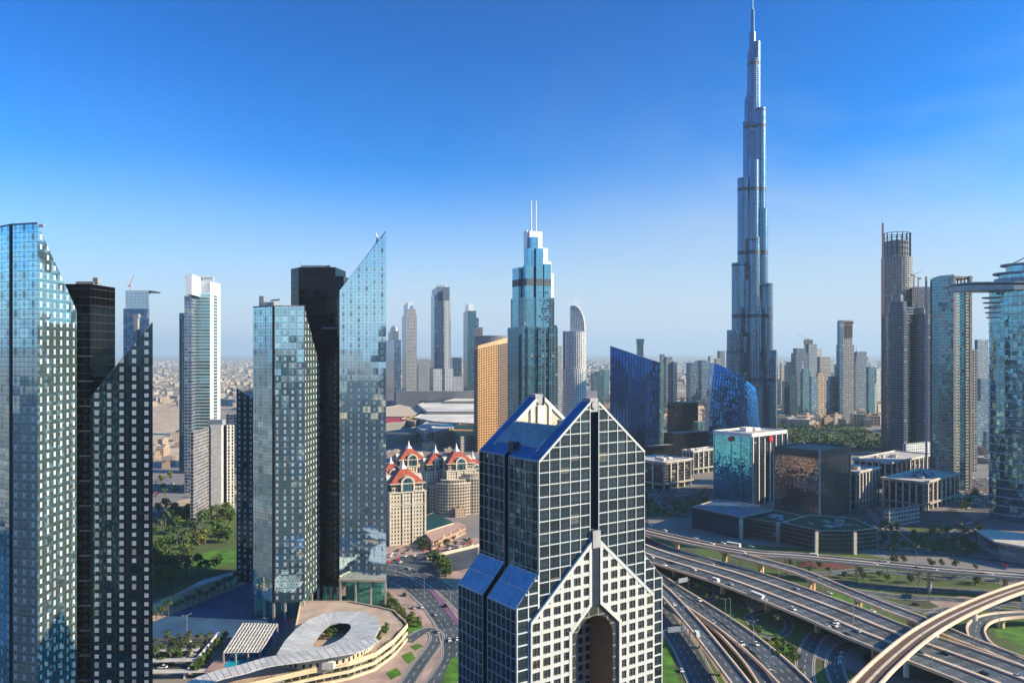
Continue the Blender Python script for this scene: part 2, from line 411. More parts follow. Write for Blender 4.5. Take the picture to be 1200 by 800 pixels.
    for y in (2.2, Dp - 2.2):
        b = MB(); b.box((m, y, 147.6), (3.9, 4.6, 5.2)); b.tube((m, y - 2.35, 150.2), (m, y - 2.9, 150.2), 1.5, 1.5, 12)
        b.build('ridge_cap', CAP, root)
    # lower block
    loL = (-1.086, 1, 90.2); loR = (1.086, 1, 90.2 + 1.086 * Wd)
    g = MB(); ext(g, clips(rect(-9.76, 0, 0, 90), [loL]), 0, 4); ext(g, clips(rect(Wd, Wd + 9.76, 0, 90), [loR]), 0, 4)
    ext(g, clips(rect(-9.76, 0, 0, 90), [loL]), Dp - 4, Dp); ext(g, clips(rect(Wd, Wd + 9.76, 0, 90), [loR]), Dp - 4, Dp)
    for y0, y1 in ((4, 18.4), (21.4, Dp - 4)):
        ext(g, rect(y0, y1, 0, ZL), -9.76, -6, axis='y'); ext(g, rect(y0, y1, 0, ZL), Wd + 6, Wd + 9.76, axis='y')
    g.box((-6, 19.9, 0), (3, 3.4, 80), mi=1); g.box((Wd + 6, 19.9, 0), (3, 3.4, 80), mi=1)
    ext(g, rect(-9, Wd + 9, 0, 70), Dp - 6, Dp - .1)
    g.build('lower_glass', [GL_D, CHAN], root)
    b = MB()
    for y, dy in ((0, -.35), (Dp, .35)):
        for x0, x1, hs in ((-9.76, 0, loL), (Wd, Wd + 9.76, loR)):
            b = MB()
            for x in (x0, (x0 + x1) / 2, x1 - .42): ext(b, clips(rect(x, x + .42, 0, 92), [hs]), y, y + dy)
            for k in range(21): ext(b, clips(rect(x0 + .01, x1 - .01, 88 - 4.4 * k, 88.42 - 4.4 * k), [hs]), y + dy * .02, y + dy * .93)
            b.build('lower_mullion_grid', MUL, root)
    for x, dx in ((-9.76, -.3), (Wd + 9.76, .3)):
        b = MB()
        for y0, y1 in ((0, 18.4), (21.4, Dp)):
            for k in range(7): y = y0 + (y1 - y0 - .26) * k / 6; ext(b, rect(y, y + .26, 0, ZL), x, x + dx, 0, 'y')
            for k in range(19): ext(b, rect(y0 + .01, y1 - .01, ZL - .3 - 4.4 * k, ZL - 4.4 * k), x + dx * .02, x + dx * .9, 0, 'y')
        b.build('side_mullion_grid', MULG, root)
    for mir in (False, True):
        for y0, y1 in ((.1, 18.3), (21.5, Dp - .1)):
            b = MB(); q = MB()
            def sq(bb, x0, x1, ya, yb, l, th):
                P = [(x0, ya, 90 + 1.086 * x0 + l), (x1, ya, 90 + 1.086 * x1 + l), (x1, yb, 90 + 1.086 * x1 + l), (x0, yb, 90 + 1.086 * x0 + l)]
                if mir: P = [(Wd - p[0], p[1], p[2]) for p in P][::-1]
                Q = [(p[0], p[1], p[2] - th) for p in P]; bb.face(P, [(p[1] / 3, p[0] / 3) for p in P]); bb.face(Q[::-1])
                for i in range(4): bb.face([P[(i + 1) % 4], P[i], Q[i], Q[(i + 1) % 4]])
            sq(b, -10.1, -.05, y0, y1, .25, .4)
            o = b.build('skirt_roof', mat('skirt_roof_glass', (.24, .48, .64), .15, .4), root)
            for k in range(7): y = y0 + (y1 - y0 - .2) * k / 6; sq(q, -10.1, -.05, y, y + .2, .4, .2)
            for x in (-10.12, -5.1, -.3): sq(q, x, x + .2, y0, y1, .42, .2)
            q.build('roof_bar', MUL, o)
    # projecting front gable with punched white wall
    Y0 = -1.2; x0, x1 = -4.2, m + hw
    notch = [(24.2, 75.0), (14.6, 66.3), (14.6, 0), (38.0, 0), (38.0, 66.3), (28.3, 75.0)]
    nL = (-.906, 1, 75.0 - .906 * 24.2); nR = (.906, 1, 75.0 + .906 * 28.3)   # under the notch slopes
    pit = 28.4 / 6; rows = 4.4; ww = pit * .70; wh = rows * .70
    wall = MB(); glassp = []
    # solid wall bars (vertical strips between windows, horizontal strips), each clipped to gable and notch
    def wallpieces(poly, b, ya, yb):
        lr = lowL if (poly[0][0] + poly[2][0]) / 2 < m else lowR
        poly = clips(poly, [lr])
        if not poly: return
        cx_ = sum(p[0] for p in poly) / len(poly)
        if cx_ < m: ps = [clips(poly, [(1, 0, 14.6)]), clips(poly, [(-1, 0, -14.6), (nL[0] * -1, -1, -nL[2])])]
        else: ps = [clips(poly, [(-1, 0, -38.0)]), clips(poly, [(1, 0, 38.0), (-nR[0], -1, -nR[2])])]
        for p in ps:
            if p: ext(b, p, ya, yb)
        return ps
    for xa, xb in ((x0, 24.2), (28.3, x1)):
        for k in range(7):
            xc = xa + (xb - xa) * k / 6; l = xc - (pit - ww) / 2; r_ = xc + (pit - ww) / 2
            wallpieces(rect(max(l, xa), min(r_, xb), 0, 103), wall, Y0, Y0 + .8)
        for i in range(24):
            zc = EZ + 26.4 - i * rows; wallpieces(rect(xa + .02, xb - .02, zc - (rows - wh) / 2, zc + (rows - wh) / 2), wall, Y0 + .004, Y0 + .79)
    for a0, a1, z_0, z_1 in ((x0, 24.2, EZ, 0, ), (x1, 28.3, EZ, 0)):
        zt0, zt1 = EZ, EZ + s2 * abs(a1 - a0)
        ext(wall, [(a0, zt0 - 1.6), (a1, zt1 - 1.6), (a1, zt1), (a0, zt0)], Y0 - .15, Y0 + 1)
    for a0, a1 in ((14.6, 24.2), (38.0, 28.3)): ext(wall, [(a0, 66.3), (a1, 75), (a1, 76.8), (a0, 68.1)], Y0 - .15, Y0 + .9)
    for a in (22.9, 28.3): ext(wall, clips(rect(a, a + 1.3, 75, 101), [lowL if a < m else lowR]), Y0 - .12, Y0 + .9)
    for a in (13.3, 38.0): ext(wall, rect(a, a + 1.3, 0, 67.2), Y0 - .12, Y0 + .9)
    wall.build('front_gable_wall', mat('white_panel', (.53, .53, .51), .5, var=.06), root)
    ws = []
    for xa, xb in ((x0, 24.2), (28.3, x1)):
        for k in range(6):
            xc = xa + (xb - xa) * (k + .5) / 6
            for i in range(24):
                zc = EZ + 26.4 - (i + .5) * rows
                if zc < 36: continue
                b = MB(); ps = wallpieces(rect(xc - ww / 2 - .05, xc + ww / 2 + .05, zc - wh / 2 - .05, zc + wh / 2 + .05), b, Y0 + .45, Y0 + .7)
                if b.f: ws.append((zc, xc, b))
    ws.sort(key=lambda q: -q[0])
    rest = MB()
    for n_, (zc, xc, b) in enumerate(ws):
        o = b.build('window', GL_W, root)
        if n_ < 999:
            c = MB(); wallpieces(rect(xc - .07, xc + .07, zc - wh / 2, zc + wh / 2), c, Y0 + .3, Y0 + .45)
            wallpieces(rect(xc - ww / 2, xc + ww / 2, zc - .07, zc + .07), c, Y0 + .32, Y0 + .45)
            if c.f: c.build('window_bar', DARK, o)
    g = MB()   # body behind the windows + blue slopes of the gable
    ext(g, clips(rect(x0, 14.6, 0, 100), [lowL]), Y0 + .8, 0 - .4); ext(g, clips(rect(38, x1, 0, 100), [lowR]), Y0 + .8, -.4)
    ext(g, clips(rect(14.6, 24.2, 66, 101), [lowL, (-nL[0], -1, -nL[2])]), Y0 + .8, -.4); ext(g, clips(rect(28.3, 38, 66, 101), [lowR, (-nR[0], -1, -nR[2])]), Y0 + .8, -.4)
    g.build('front_gable_body', CHAN, root)
    b = MB()
    for sg, a0, a1 in ((1, x0 - .1, 24.2), (-1, x1 + .1, 28.3)):
        ext(b, [(a0, EZ + .05), (a1, EZ + s2 * abs(a1 - a0) + .05), (a1, EZ + s2 * abs(a1 - a0) + .35), (a0, EZ + .35)], Y0 + .2, 1.2 - .01)
    b.build('front_gable_roof', GL_B, root)
    b = MB(); b.box((m, -.2, 74.8), (4.0, 1.6, 28.2)); b.build('front_channel', CHAN, root)
    b = MB(); b.box((m, Y0 + 1.2, 96.5), (3.8, 3.4, 6.5)); b.build('ridge_cap', CAP, root)
    # arch: wall with round-headed opening, deep reveal and punched back wall
    ax, ar, sp_ = 26.3, 9.2, 61.5; N = 18
    arc = [(ax + ar * math.cos(math.pi * k / N), sp_ + ar * math.sin(math.pi * k / N)) for k in range(N + 1)]
    b = MB()
    tops = lambda x: min(75 if 24.2 <= x <= 28.3 else 999, 75 - .906 * max(24.2 - x, x - 28.3, 0))
    for k in range(N):
        p, q = arc[k], arc[k + 1]; ext(b, [q, p, (p[0], tops(p[0])), (q[0], tops(q[0]))], -.3, .5)
    ext(b, rect(14.6, ax - ar, 0, sp_), -.3, .5); ext(b, rect(ax + ar, 38, 0, sp_), -.3, .5)
    ext(b, [(14.6, sp_), (ax - ar, sp_), (ax - ar, tops(ax - ar)), (14.6, 66.3)], -.3, .5); ext(b, [(ax + ar, sp_), (38, sp_), (38, 66.3), (ax + ar, tops(ax + ar))], -.3, .5)
    aw = b.build('arch_wall', facade('arch_stone', (.10, .10, .10), (.22, .20, .18), fu=.12, fv=.12, metal=.5, blind=0, var=.4), root)
    b = MB()
    ap = [(ax + ar, 0)] + arc + [(ax - ar, 0)]
    for i in range(len(ap) - 1):
        p, q = ap[i], ap[i + 1]; b.face([(p[0], .5, p[1]), (q[0], .5, q[1]), (q[0], 13, q[1]), (p[0], 13, p[1])], [(0, p[1] / 1.6), (0, q[1] / 1.6), (6, q[1] / 1.6), (6, p[1] / 1.6)])
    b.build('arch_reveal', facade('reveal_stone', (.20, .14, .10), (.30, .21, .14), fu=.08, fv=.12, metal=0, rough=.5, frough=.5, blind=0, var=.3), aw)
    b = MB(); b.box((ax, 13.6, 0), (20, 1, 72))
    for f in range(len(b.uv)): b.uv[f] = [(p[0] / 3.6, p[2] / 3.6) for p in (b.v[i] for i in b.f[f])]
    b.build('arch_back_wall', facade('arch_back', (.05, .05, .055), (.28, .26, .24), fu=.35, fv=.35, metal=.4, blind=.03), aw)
gabled_tower()
# ================================================================== dash-window twin towers
CY = (.30, .56, .62)
DASHG = facade('dash_glass', (.58, .88, .94), (.06, .09, .10), fu=.025, fv=.03, dash=(.30, .64, (.80, .86, .86), .3), var=.3, jit=.016, warp=.010, wscale=.04, bigk=0, metal=.92, rough=.05, blind=0, subu=2, subv=2, subc=(.06, .1, .11))
DASHD = facade('dash_dark_glass', (.05, .10, .13), (.03, .04, .045), fu=.025, fv=.03, dash=(.34, .62, (.62, .64, .66), .1), var=.5, jit=.015, warp=.012, wscale=.04, bigk=0, metal=.9, rough=.06, blind=0, subu=2, subv=2, subc=(.02, .03, .035))
PALEG = facade('pale_mirror_glass', (.72, .96, 1.0), (.25, .34, .36), fu=.02, fv=.03, dash=(.30, .62, (.76, .86, .88), .3), var=.08, jit=.008, warp=.008, wscale=.04, bigk=0, metal=.95, rough=.04, blind=0, subu=2, subv=2, subc=(.3, .42, .44))
BLACKG = facade('black_glass', (.022, .021, .025), (.02, .02, .022), fu=.03, fv=.10, var=.6, jit=.01, warp=.01, metal=.8, rough=.1, blind=.02, blindc=(.12, .12, .12), subu=3)
TEAL_L = facade('lobby_glass', (.10, .42, .38), (.03, .04, .04), fu=.04, fv=.05, var=.4, metal=.6, blind=0)
def crane_arm(name, root, x, y, z, sc=1.):
    b = MB(); pr = Vector((x, y, z))
    for k in range(8):
        t0, t1 = k / 8, (k + 1) / 8
        f = lambda t: pr + Vector((sc * (2.4 * math.sin(t * 2.2) - 2), 0, sc * 7 * t + 0))
        b.tube(f(t0), f(t1), .55 * sc * (1 - t0 * .6), .55 * sc * (1 - t1 * .6), 6)
    return b.build(name, WHITE, root)
def tower_A(label, P, zt, z3, gl=DASHG, z0=0, slit=True, unit=None):
    """glass shaft whose right flank is cut by a falling edge. P: left, front-left, front-right, right, back-right, back-left"""
    root = thing('glass_tower', label, 'tower', (*ctr(P), 0), 'slab towers faced in glass with pale window dashes')
    b = MB(); n = [zt, zt, zt, z3, z3, zt]
    b.prism(P[1:] + [P[0]], z0, n[1:] + [n[0]], 5.1, 4.2, top=None)
    b.build('glass_wall', gl, root)
    b = MB(); q = P; b.face([(*q[1], zt - .02), (*q[2], zt - .02), (*q[4], z3 + (zt - z3) * .3), (*q[5], zt - .02)]); b.face([(*q[0], zt - .03), (*q[1], zt - .03), (*q[5], zt - .03)]); b.face([(*q[2], zt - .02), (*q[3], z3 - .02), (*q[4], z3 + (zt - z3) * .3)])
    b.build('roof', DARK, root)
    if slit:
        a, c = Vector(P[0]), Vector(P[1]); d = (c - a).normalized(); e = Vector((d.y, -d.x))
        b = MB(); b.box((P[1][0] + d.x * .1, P[1][1] - .05, z0), (1.5, .5, zt - z0 + .3)); b.build('dark_slit', DARK, root)
    b = MB(); rp = [P[0], P[1], P[2]]
    for i in range(2):
        m_ = lerp2(rp[i], rp[i + 1], .5); L = math.dist(rp[i], rp[i + 1]); an = math.atan2(rp[i + 1][1] - rp[i][1], rp[i + 1][0] - rp[i][0])
        b.box((m_[0], m_[1] + .4, zt - .5), (L, .5, 1.4), an)
    b.build('parapet', GREY, root)
    return root
def tower_D(label, Q0, Q1, Q2, Q3, zl, zr, gl, z0=0, cw=5.1):
    root = thing('slant_tower', label, 'tower', (*ctr([Q0, Q1, Q2, Q3]), 0), 'slab towers faced in glass with pale window dashes')
    b = MB(); b.prism([Q0, Q1, Q2, Q3], z0, [zl, zr, zr, zl], cw, 4.2, top=None); b.build('glass_wall', gl, root)
    b = MB(); e = 1.2
    I0, I1, I2, I3 = [lerp2(q, ctr([Q0, Q1, Q2, Q3]), .06) for q in (Q0, Q1, Q2, Q3)]
    b.face([(*I0, zl - 1.6), (*I1, zr - 2.6), (*I2, zr - 2.6), (*I3, zl - 1.6)]); b.build('sloping_roof', BLACKG, root)
    b = MB(); ps = [(*Q0, zl), (*Q1, zr), (*Q2, zr), (*Q3, zl)]; pi = [(*I0, zl), (*I1, zr), (*I2, zr), (*I3, zl)]
    for i in range(4):
        j = (i + 1) % 4; b.face([ps[i], ps[j], pi[j], pi[i]]); b.face([pi[i], pi[j], (*pi[j][:2], pi[j][2] - 2.6), (*pi[i][:2], pi[i][2] - 2.6)][::-1])
    b.build('parapet', STEEL, root)
    return root
# --- middle cluster
PA = [(-168, 526), (-151, 513), (-132, 515), (-129.5, 547), (-150, 562), (-174, 551)]
tA = tower_A('teal glass tower with pale window dashes, flat top and cut flank, beside the black core', PA, 199, 160, DASHG, 12)
b = MB(); b.box((-158, 530, 0), (14, 14, 12)); b.box((-143, 532, 0), (16, 22, 12)); b.build('lobby', TEAL_L, tA)
for p in ((-166, 525), (-158.5, 519), (-151, 514), (-144, 514.6), (-132.6, 516), (-131, 530), (-130.2, 545)):
    b = MB(); b.box((p[0], p[1], 0), (1.3, 1.3, 12.1)); b.build('column', CONC, tA)
b = MB(); b.box((-160, 534, 198), (9, 9, 5)); b.box((-164, 532, 199), (3, 3, 8)); b.tube((-158, 531, 204), (-151, 528, 204.5), .5); b.build('roof_plant', GREY, tA)
tD = tower_D('tall mirror glass tower with a pointed slanting top, next to the black core', (-114.5, 538), (-83.3, 536), (xat(451.5, 566), 566), (-113, 568), 211, 250, PALEG, 20)
b = MB(); b.prism([(-116.6, 541), (-114.6, 538.6), (-113.5, 568), (-116.6, 568)], 20, [206, 206, 206, 206], 5, 4.2); b.prism([(-121, 552), (-114.6, 552), (-114, 566), (-121, 566)], 160, 222, 5, 4.2); b.build('side_wall', BLACKG, tD)
b = MB(); b.box((-99, 552, 0), (24, 22, 20)); b.build('lobby', TEAL_L, tD)
for x in (-113.8, -103.5, -93.5, -84):
    for y in (537.3, 563): b = MB(); b.box((x if y < 550 else min(x, -90.5) - 1, y, 0), (1.2, 1.2, 20.1)); b.build('column', CONC, tD)
b = MB(); b.prism([(-115, 537), (-83, 535), (xat(452, 566), 566), (-113, 568)], 18.6, 20, top=0, bottom=True); b.build('ledge', BEIGE, tD)
crane_arm('cradle_arm', tD, -92, 548, 236.5, 2.0)
bc = thing('core_tower', 'black glass core tower with a stepped top between the two teal towers', 'tower', (-132, 570, 0))
fp = [(-156, 572), (-148, 562), (-122, 560), (-121, 590), (-152, 592)]
b = MB(); b.prism(fp, 0, 229, 5, 4.2); b.build('tall_core', BLACKG, bc)
b = MB(); b.prism([(-128.5, 551), (-116.9, 547), (-116.9, 560), (-128.5, 560)], 12, 186, 5, 4.2); b.build('low_core', BLACKG, bc)
b = MB(); b.box((-138, 575, 229), (20, 14, 2)); b.tube((-148, 568, 229), (-148, 568, 233), .2); b.tube((-128, 566, 229), (-128, 566, 232), .2)
b.box((-123, 553, 186), (12, 5, 1.2)); b.build('roof_plant', GREY, bc)
b = MB(); b.box((-122.5, 553, 0), (11, 9, 12)); b.build('lobby', TEAL_L, bc)
for p in ((-127.5, 549.5), (-122, 547.5), (-117.4, 546.5)):
    b = MB(); b.box((*p, 0), (1.3, 1.3, 12.2)); b.build('column', CONC, bc)
tb = tower_D('small black slanting tower behind the teal tower', (xat(297, 600), 600), (xat(275, 600) - 0, 604), (xat(275, 600), 630), (xat(297, 600), 630), 136, 143.5, DASHD)
# --- left cluster
PB = [(xat(-8, 368), 368), (xat(13, 358), 358), (xat(44, 354), 354), (xat(90, 385), 385), (-222, 398), (-245, 390)]
t1 = tower_A('tall teal tower with pale window dashes and a long cut flank at the frame edge', PB, 226, 190, DASHG)
b = MB(); b.box((-214, 362, 226), (10, 1, 1.2)); b.build('roof_plant', GREY, t1)
t2 = tower_D('dark slanting slab tower with five columns of white window dashes', (xat(106, 392), 392), (xat(179, 392), 392), (xat(178.5, 420), 420), (xat(106, 392), 420), 148.5, 184.5, DASHD, 0, 6.0)
b = MB(); b.box((xat(160, 396), 396, 176), (2, 2, 11)); b.box((xat(160, 396), 396, 187), (3, 2, 1.8)); b.build('camera_mast', GREY, t2)
c1 = thing('core_tower', 'black core tower with lit landings behind the left dashed tower', 'tower', (-212, 405, 0))
b = MB(); b.prism([(xat(76, 402), 402), (xat(106, 402), 402), (xat(106, 402) + 1, 425), (xat(76, 402) - 2, 425)], 0, 204, 5, 4.2); b.build('core', BLACKG, c1)
b = MB(); b.box((xat(116, 412) - 2, 412, 0), (14, 14, 158)); b.build('link', BLACKG, c1)
b = MB(); b.box((-214, 410, 204), (9, 8, 1.6)); b.box((-209, 408, 205), (2.4, 3, 2.6)); b.build('roof_plant', GREY, c1)
for k in range(16):
    b = MB(); b.box((xat(98, 400) + 1, 400.6, 168 - k * 12.3), (6.4, 2, .5)); b.build('landing', CONC, c1)
# ================================================================== mid-distance landmark towers
G_TEAL = facade('teal_tower_glass', (.09, .27, .36), (.05, .10, .13), fu=.26, fv=.16, var=.7, jit=.02, warp=.02, blind=.05)
G_BLUE = facade('blue_tower_glass', (.10, .22, .36), (.12, .17, .24), fu=.14, fv=.22, var=.5)
G_NAVY = facade('navy_fin_glass', (.02, .13, .50), (.012, .03, .10), fu=.36, fv=.0, var=.25, jit=.01, warp=.012, metal=.95, frough=.25, fmetal=.6, blind=0, bigk=0)
G_WHITE = facade('white_ribbed_wall', (.10, .13, .16), (.66, .66, .66), fu=.5, fv=.3, var=.5, metal=.6)
G_PALE = facade('pale_balcony_wall', (.10, .14, .17), (.50, .49, .47), fu=.25, fv=.42, var=.5, metal=.5)
G_STONE = facade('beige_balcony_wall', (.06, .085, .11), (.36, .32, .28), fu=.35, fv=.35, var=.5, metal=.4)
G_GREYT = facade('grey_tower_wall', (.06, .10, .15), (.19, .22, .27), fu=.3, fv=.3, var=.5, metal=.5)
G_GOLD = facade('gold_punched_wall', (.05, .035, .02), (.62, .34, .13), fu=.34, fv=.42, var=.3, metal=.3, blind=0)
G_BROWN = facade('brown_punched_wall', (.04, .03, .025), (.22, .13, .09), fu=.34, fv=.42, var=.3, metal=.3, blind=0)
G_BANDT = facade('banded_teal_wall', (.20, .42, .44), (.50, .52, .50), fu=.0, fv=.3, var=.3, metal=.85, blind=.02)
G_SILV = facade('silver_fin_glass', (.05, .13, .22), (.26, .36, .46), fu=.3, fv=.14, var=.45, jit=.03, warp=.03, metal=.85, rough=.12, frough=.32, fmetal=.6, blind=0, bands=(30, .055, (.05, .06, .08)))
G_BRIGHT = facade('bright_crown_panels', (.80, .82, .84), (.8, .8, .8), fu=.1, fv=.1, var=.05, metal=.15, rough=.35, blind=0, bigk=0)
BELT = mat('plant_floor', (.06, .08, .11), .6, .0)
# --- supertall spiral tower
def burj():
    D = 1510.0; cx, cy_ = xat(882, D), D
    tiersum = 0; root = thing('supertall_tower', 'immensely tall silver tower stepping up in setbacks to a needle spire', 'tower', (cx, cy_, 0))
    Z = lambda py: zat(py, D); k = 1.59
    wings = {200: [(410, 33), (387, 32.2), (309, 26), (210, 18.5), (143, 11.2), (117, 9.5), (63, 5.2)],
             320: [(505, 26), (410, 22), (333, 18.5), (246, 14), (129, 12.2), (51, 7.3)],
             262: [(450, 26), (360, 22), (280, 17), (190, 13), (155, 10), (88, 7)],
             80: [(430, 30), (350, 24), (270, 18), (180, 12), (90, 8)]}
    for ang, tiers in wings.items():
        a = R(ang); c = abs(math.cos(a)) if ang in (200, 320) else .9; d = Vector((math.cos(a), math.sin(a))); n = Vector((-d.y, d.x))
        b = MB(); belts = MB()
        for i, (py, L) in enumerate(tiers):
            L = L * k / c; r = min(10.5, max(5.0, L * .55)); z1 = Z(py); z0 = 0
            L0 = max(L - r, .5)
            # lobed outline: rounded nose plus two shoulders
            fp = []
            for t in range(-6, 7):
                th = math.pi / 2 * t / 6; fp.append(Vector((cx, cy_)) + d * (L0 + r * math.cos(th)) + n * (r * math.sin(th)))
            fp += [Vector((cx, cy_)) + n * r - d * .2, Vector((cx, cy_)) - n * r - d * .2]
            zlow = Z(tiers[i - 1][0]) - 4 if i else 0
            b.prism(fp, max(zlow, 0), z1, 3.2, 3.9, cont=True)
            sh = [Vector((cx, cy_)) + d * (L0 * .45 + (r + 5) * math.cos(math.pi / 2 * t / 6) * .8) + n * ((r + 4.5) * math.sin(math.pi / 2 * t / 6)) for t in range(-6, 7)]
            sh += [Vector((cx, cy_)) + n * (r + 3) - d * .2, Vector((cx, cy_)) - n * (r + 3) - d * .2]
            b.prism(sh, max(zlow, 0), z1 - (z1 - max(zlow, 0)) * .22 - 3, 3.2, 3.9, cont=True)
            g = [tuple(p) for p in fp]; belts.prism(grow(g, .12), z1 - 6, z1 - 3, top=0, wall=0, bottom=True) if i % 2 == 0 else None
        b.build('wing', [G_SILV, STEEL], root); belts.build('plant_floor', BELT, root)
    b = MB(); b.prism(ell(cx, cy_, 15.5, 15.5, 18), 0, Z(215), 3, 3.9, cont=True); b.prism(ell(cx, cy_, 13, 13, 18), Z(215), Z(140), 3, 3.9, cont=True); b.prism(ell(cx, cy_, 9.5, 9.5, 16), Z(140), Z(60), 3, 3.9, cont=True)
    b.build('core', [G_SILV, STEEL], root)
    b = MB(); b.prism(ell(cx, cy_, 6, 6, 14), Z(64), Z(38), 2, 3.9, cont=True); b.prism(ell(cx, cy_, 3.6, 3.6, 12), Z(38), Z(12), 2, 3.9, cont=True)
    b.tube((cx, cy_, Z(14)), (cx, cy_, Z(-4)), 2.0, .9, 8); b.build('spire', [G_SILV, STEEL], root)
burj()
# --- twin-mast stepped tower
def stepped():
    D = 1120.; root = thing('stepped_tower', 'teal stepped skyscraper with a crown whitened for sun glare and two thin masts', 'tower', (xat(625, D), D, 0))
    k = D / F; cx, cy_ = xat(624.5, D), D + 30; th = R(24); u = Vector((math.cos(th), math.sin(th))); v = Vector((-u.y, u.x)); C = Vector((cx, cy_))
    def bx(mb, a, b_, w, d, z0, z1, **kw):
        c = C + u * a * k + v * b_ * k; fp = [c + u * (sx * w * k / 2) + v * (sy * d * k / 2) for sx, sy in ((-1, -1), (1, -1), (1, 1), (-1, 1))]
        mb.prism(fp, z0, z1, 4., 3.7, **kw)
    Z = lambda py: zat(py, D)
    b = MB()
    bx(b, 0, 0, 46, 44, 0, Z(383)); bx(b, 0, 0, 40, 38, Z(383) - 1, Z(348))
    bx(b, 0, -20, 8, 10, 0, Z(383)); bx(b, -14, -20, 7, 8, 0, Z(383)); bx(b, 14, -20, 7, 8, 0, Z(383)); bx(b, -21, 0, 8, 30, 0, Z(392)); bx(b, 22, 0, 8, 28, 0, Z(380))
    b.build('lower_shaft', [G_TEAL, ROOFG], root)
    b = MB(); bx(b, -12, -13, 9, 12, Z(383), Z(310)); bx(b, 0, -14, 9, 12, Z(383), Z(290)); bx(b, 11, -13, 9, 12, Z(383), Z(308)); bx(b, -17, 4, 7, 18, Z(383), Z(312)); bx(b, 17, -2, 9, 20, Z(383), Z(345))
    bx(b, 0, 2, 30, 24, Z(383), Z(334)); b.build('middle_shaft', [facade('clear_teal_glass', (.20, .46, .60), (.12, .2, .24), fu=.1, fv=.1, var=.3, jit=.01, metal=.92, blind=0), ROOFG], root)
    b = MB(); bx(b, -9, -12, 8, 10, Z(312), Z(290)); bx(b, -3, -9, 8, 10, Z(300), Z(276)); bx(b, 4, -8, 9, 10, Z(300), Z(294)); b.build('crown_glass', [facade('clear_teal_glass', None, None), ROOFG], root)
    b = MB(); bx(b, 2, 2, 17, 16, Z(336), Z(268)); bx(b, 9, -2, 13, 18, Z(336), Z(288)); bx(b, 14, -2, 11, 20, Z(345), Z(304)); bx(b, 17, 0, 11, 26, Z(356), Z(318)); bx(b, -5, 1, 8, 9, Z(300), Z(267)); b.build('crown', [G_BRIGHT, WHITE], root)  # white slabs put the sun glare of the right-hand facets into colour
    b = MB()
    for a_, b_, w_, d_ in ((-12, -13, 9.3, 12.3), (0, -14, 9.3, 12.3), (11, -13, 9.3, 12.3), (-17, 4, 7.3, 18.3)): bx(b, a_, b_, w_, d_, Z(334), Z(326), top=None)
    b.build('plant_floor', BELT, root)
    for a in (-2, 4.5):
        c = C + u * a * k; b = MB(); b.tube((c.x, c.y - 6, Z(300)), (c.x, c.y - 6, Z(231)), 1.1, .8, 6); b.build('mast', WHITE, root)
stepped()
def simple_tower(name, label, fp, z0, z1, wall, roof=ROOFG, cw=4., ch=3.8, group=None, para=True, cont=False, units=3, cat='tower', seed=1):
    root = thing(name, label, cat, (*ctr(fp), 0), group)
    b = MB(); b.prism(fp, z0, z1, cw, ch, top=None, cont=cont); b.build('wall', wall, root)
    b = MB(); zt = z1 if not isinstance(z1, (list, tuple)) else None
    if zt is not None:
        b.face([(*p, zt - .6) for p in (fp if area2(fp) > 0 else fp[::-1])], None, 0)
        b.build('roof', roof, root)
        if para: b = MB(); ring_parapet(b, grow(fp, .15), zt - 1, 1.6, .6); b.build('parapet', mat('parapet_stone', (.48, .45, .41), .8), root)
        if units: b = MB(); roof_units(b, fp, zt - .6, units, math.sqrt(abs(area2(fp)) / 2) * .3, 0, seed); b.build('roof_plant', GREY, root)
    return root
# gold tower
D = 1400; fp = cbox(560.5, 582, 597, D, 30)
g = thing('gold_tower', 'gold punched-wall tower with a sloping top in front of a curved grey block', 'tower', (*ctr(fp), 0))
C0 = (xat(560, 1385), 1385); C1 = (xat(583, 1405), 1405); C2 = (xat(598, 1425), 1425); C3 = (xat(598, 1450), 1450); C4 = (xat(556, 1440), 1440); C5 = (xat(555.3, 1395), 1395)
zg = [zat(409, 1385), zat(404, 1405), zat(401, 1425), zat(401, 1425), zat(409, 1385), zat(410, 1385)]
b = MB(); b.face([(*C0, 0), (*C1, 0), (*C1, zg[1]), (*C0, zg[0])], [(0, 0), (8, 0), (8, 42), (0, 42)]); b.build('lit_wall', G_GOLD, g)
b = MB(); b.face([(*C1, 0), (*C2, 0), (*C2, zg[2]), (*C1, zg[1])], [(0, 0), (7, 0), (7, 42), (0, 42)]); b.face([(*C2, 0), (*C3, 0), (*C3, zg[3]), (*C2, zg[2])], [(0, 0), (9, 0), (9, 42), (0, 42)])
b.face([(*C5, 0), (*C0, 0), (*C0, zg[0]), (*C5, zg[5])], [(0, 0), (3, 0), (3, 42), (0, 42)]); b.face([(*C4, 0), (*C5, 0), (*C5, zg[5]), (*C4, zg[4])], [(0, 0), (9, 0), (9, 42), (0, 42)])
b.face([(*C3, 0), (*C4, 0), (*C4, zg[4]), (*C3, zg[3])]); b.build('side_wall', G_BROWN, g)  # sides use a brown copy of the gold wall that carries their shade
b = MB(); ps = [C0, C1, C2, C3, C4, C5]
b.face([(*p, z + .1) for p, z in zip(ps, zg)])
b.prism([C5, C0, C1, C2, lerp2(C2, C3, .06), lerp2(C1, C3, .06), lerp2(C0, C4, .1), lerp2(C5, C4, .1)], [zg[5], zg[0], zg[1], zg[2], zg[2], zg[1], zg[0], zg[5]], [z + 9 for z in (zg[5] - 3, zg[0] - 3, zg[1] - 1, zg[2], zg[2], zg[1] - 1, zg[0] - 3, zg[5] - 3)], top=0)
b.build('parapet', mat('gold_stone', (.60, .40, .20), .6), g)
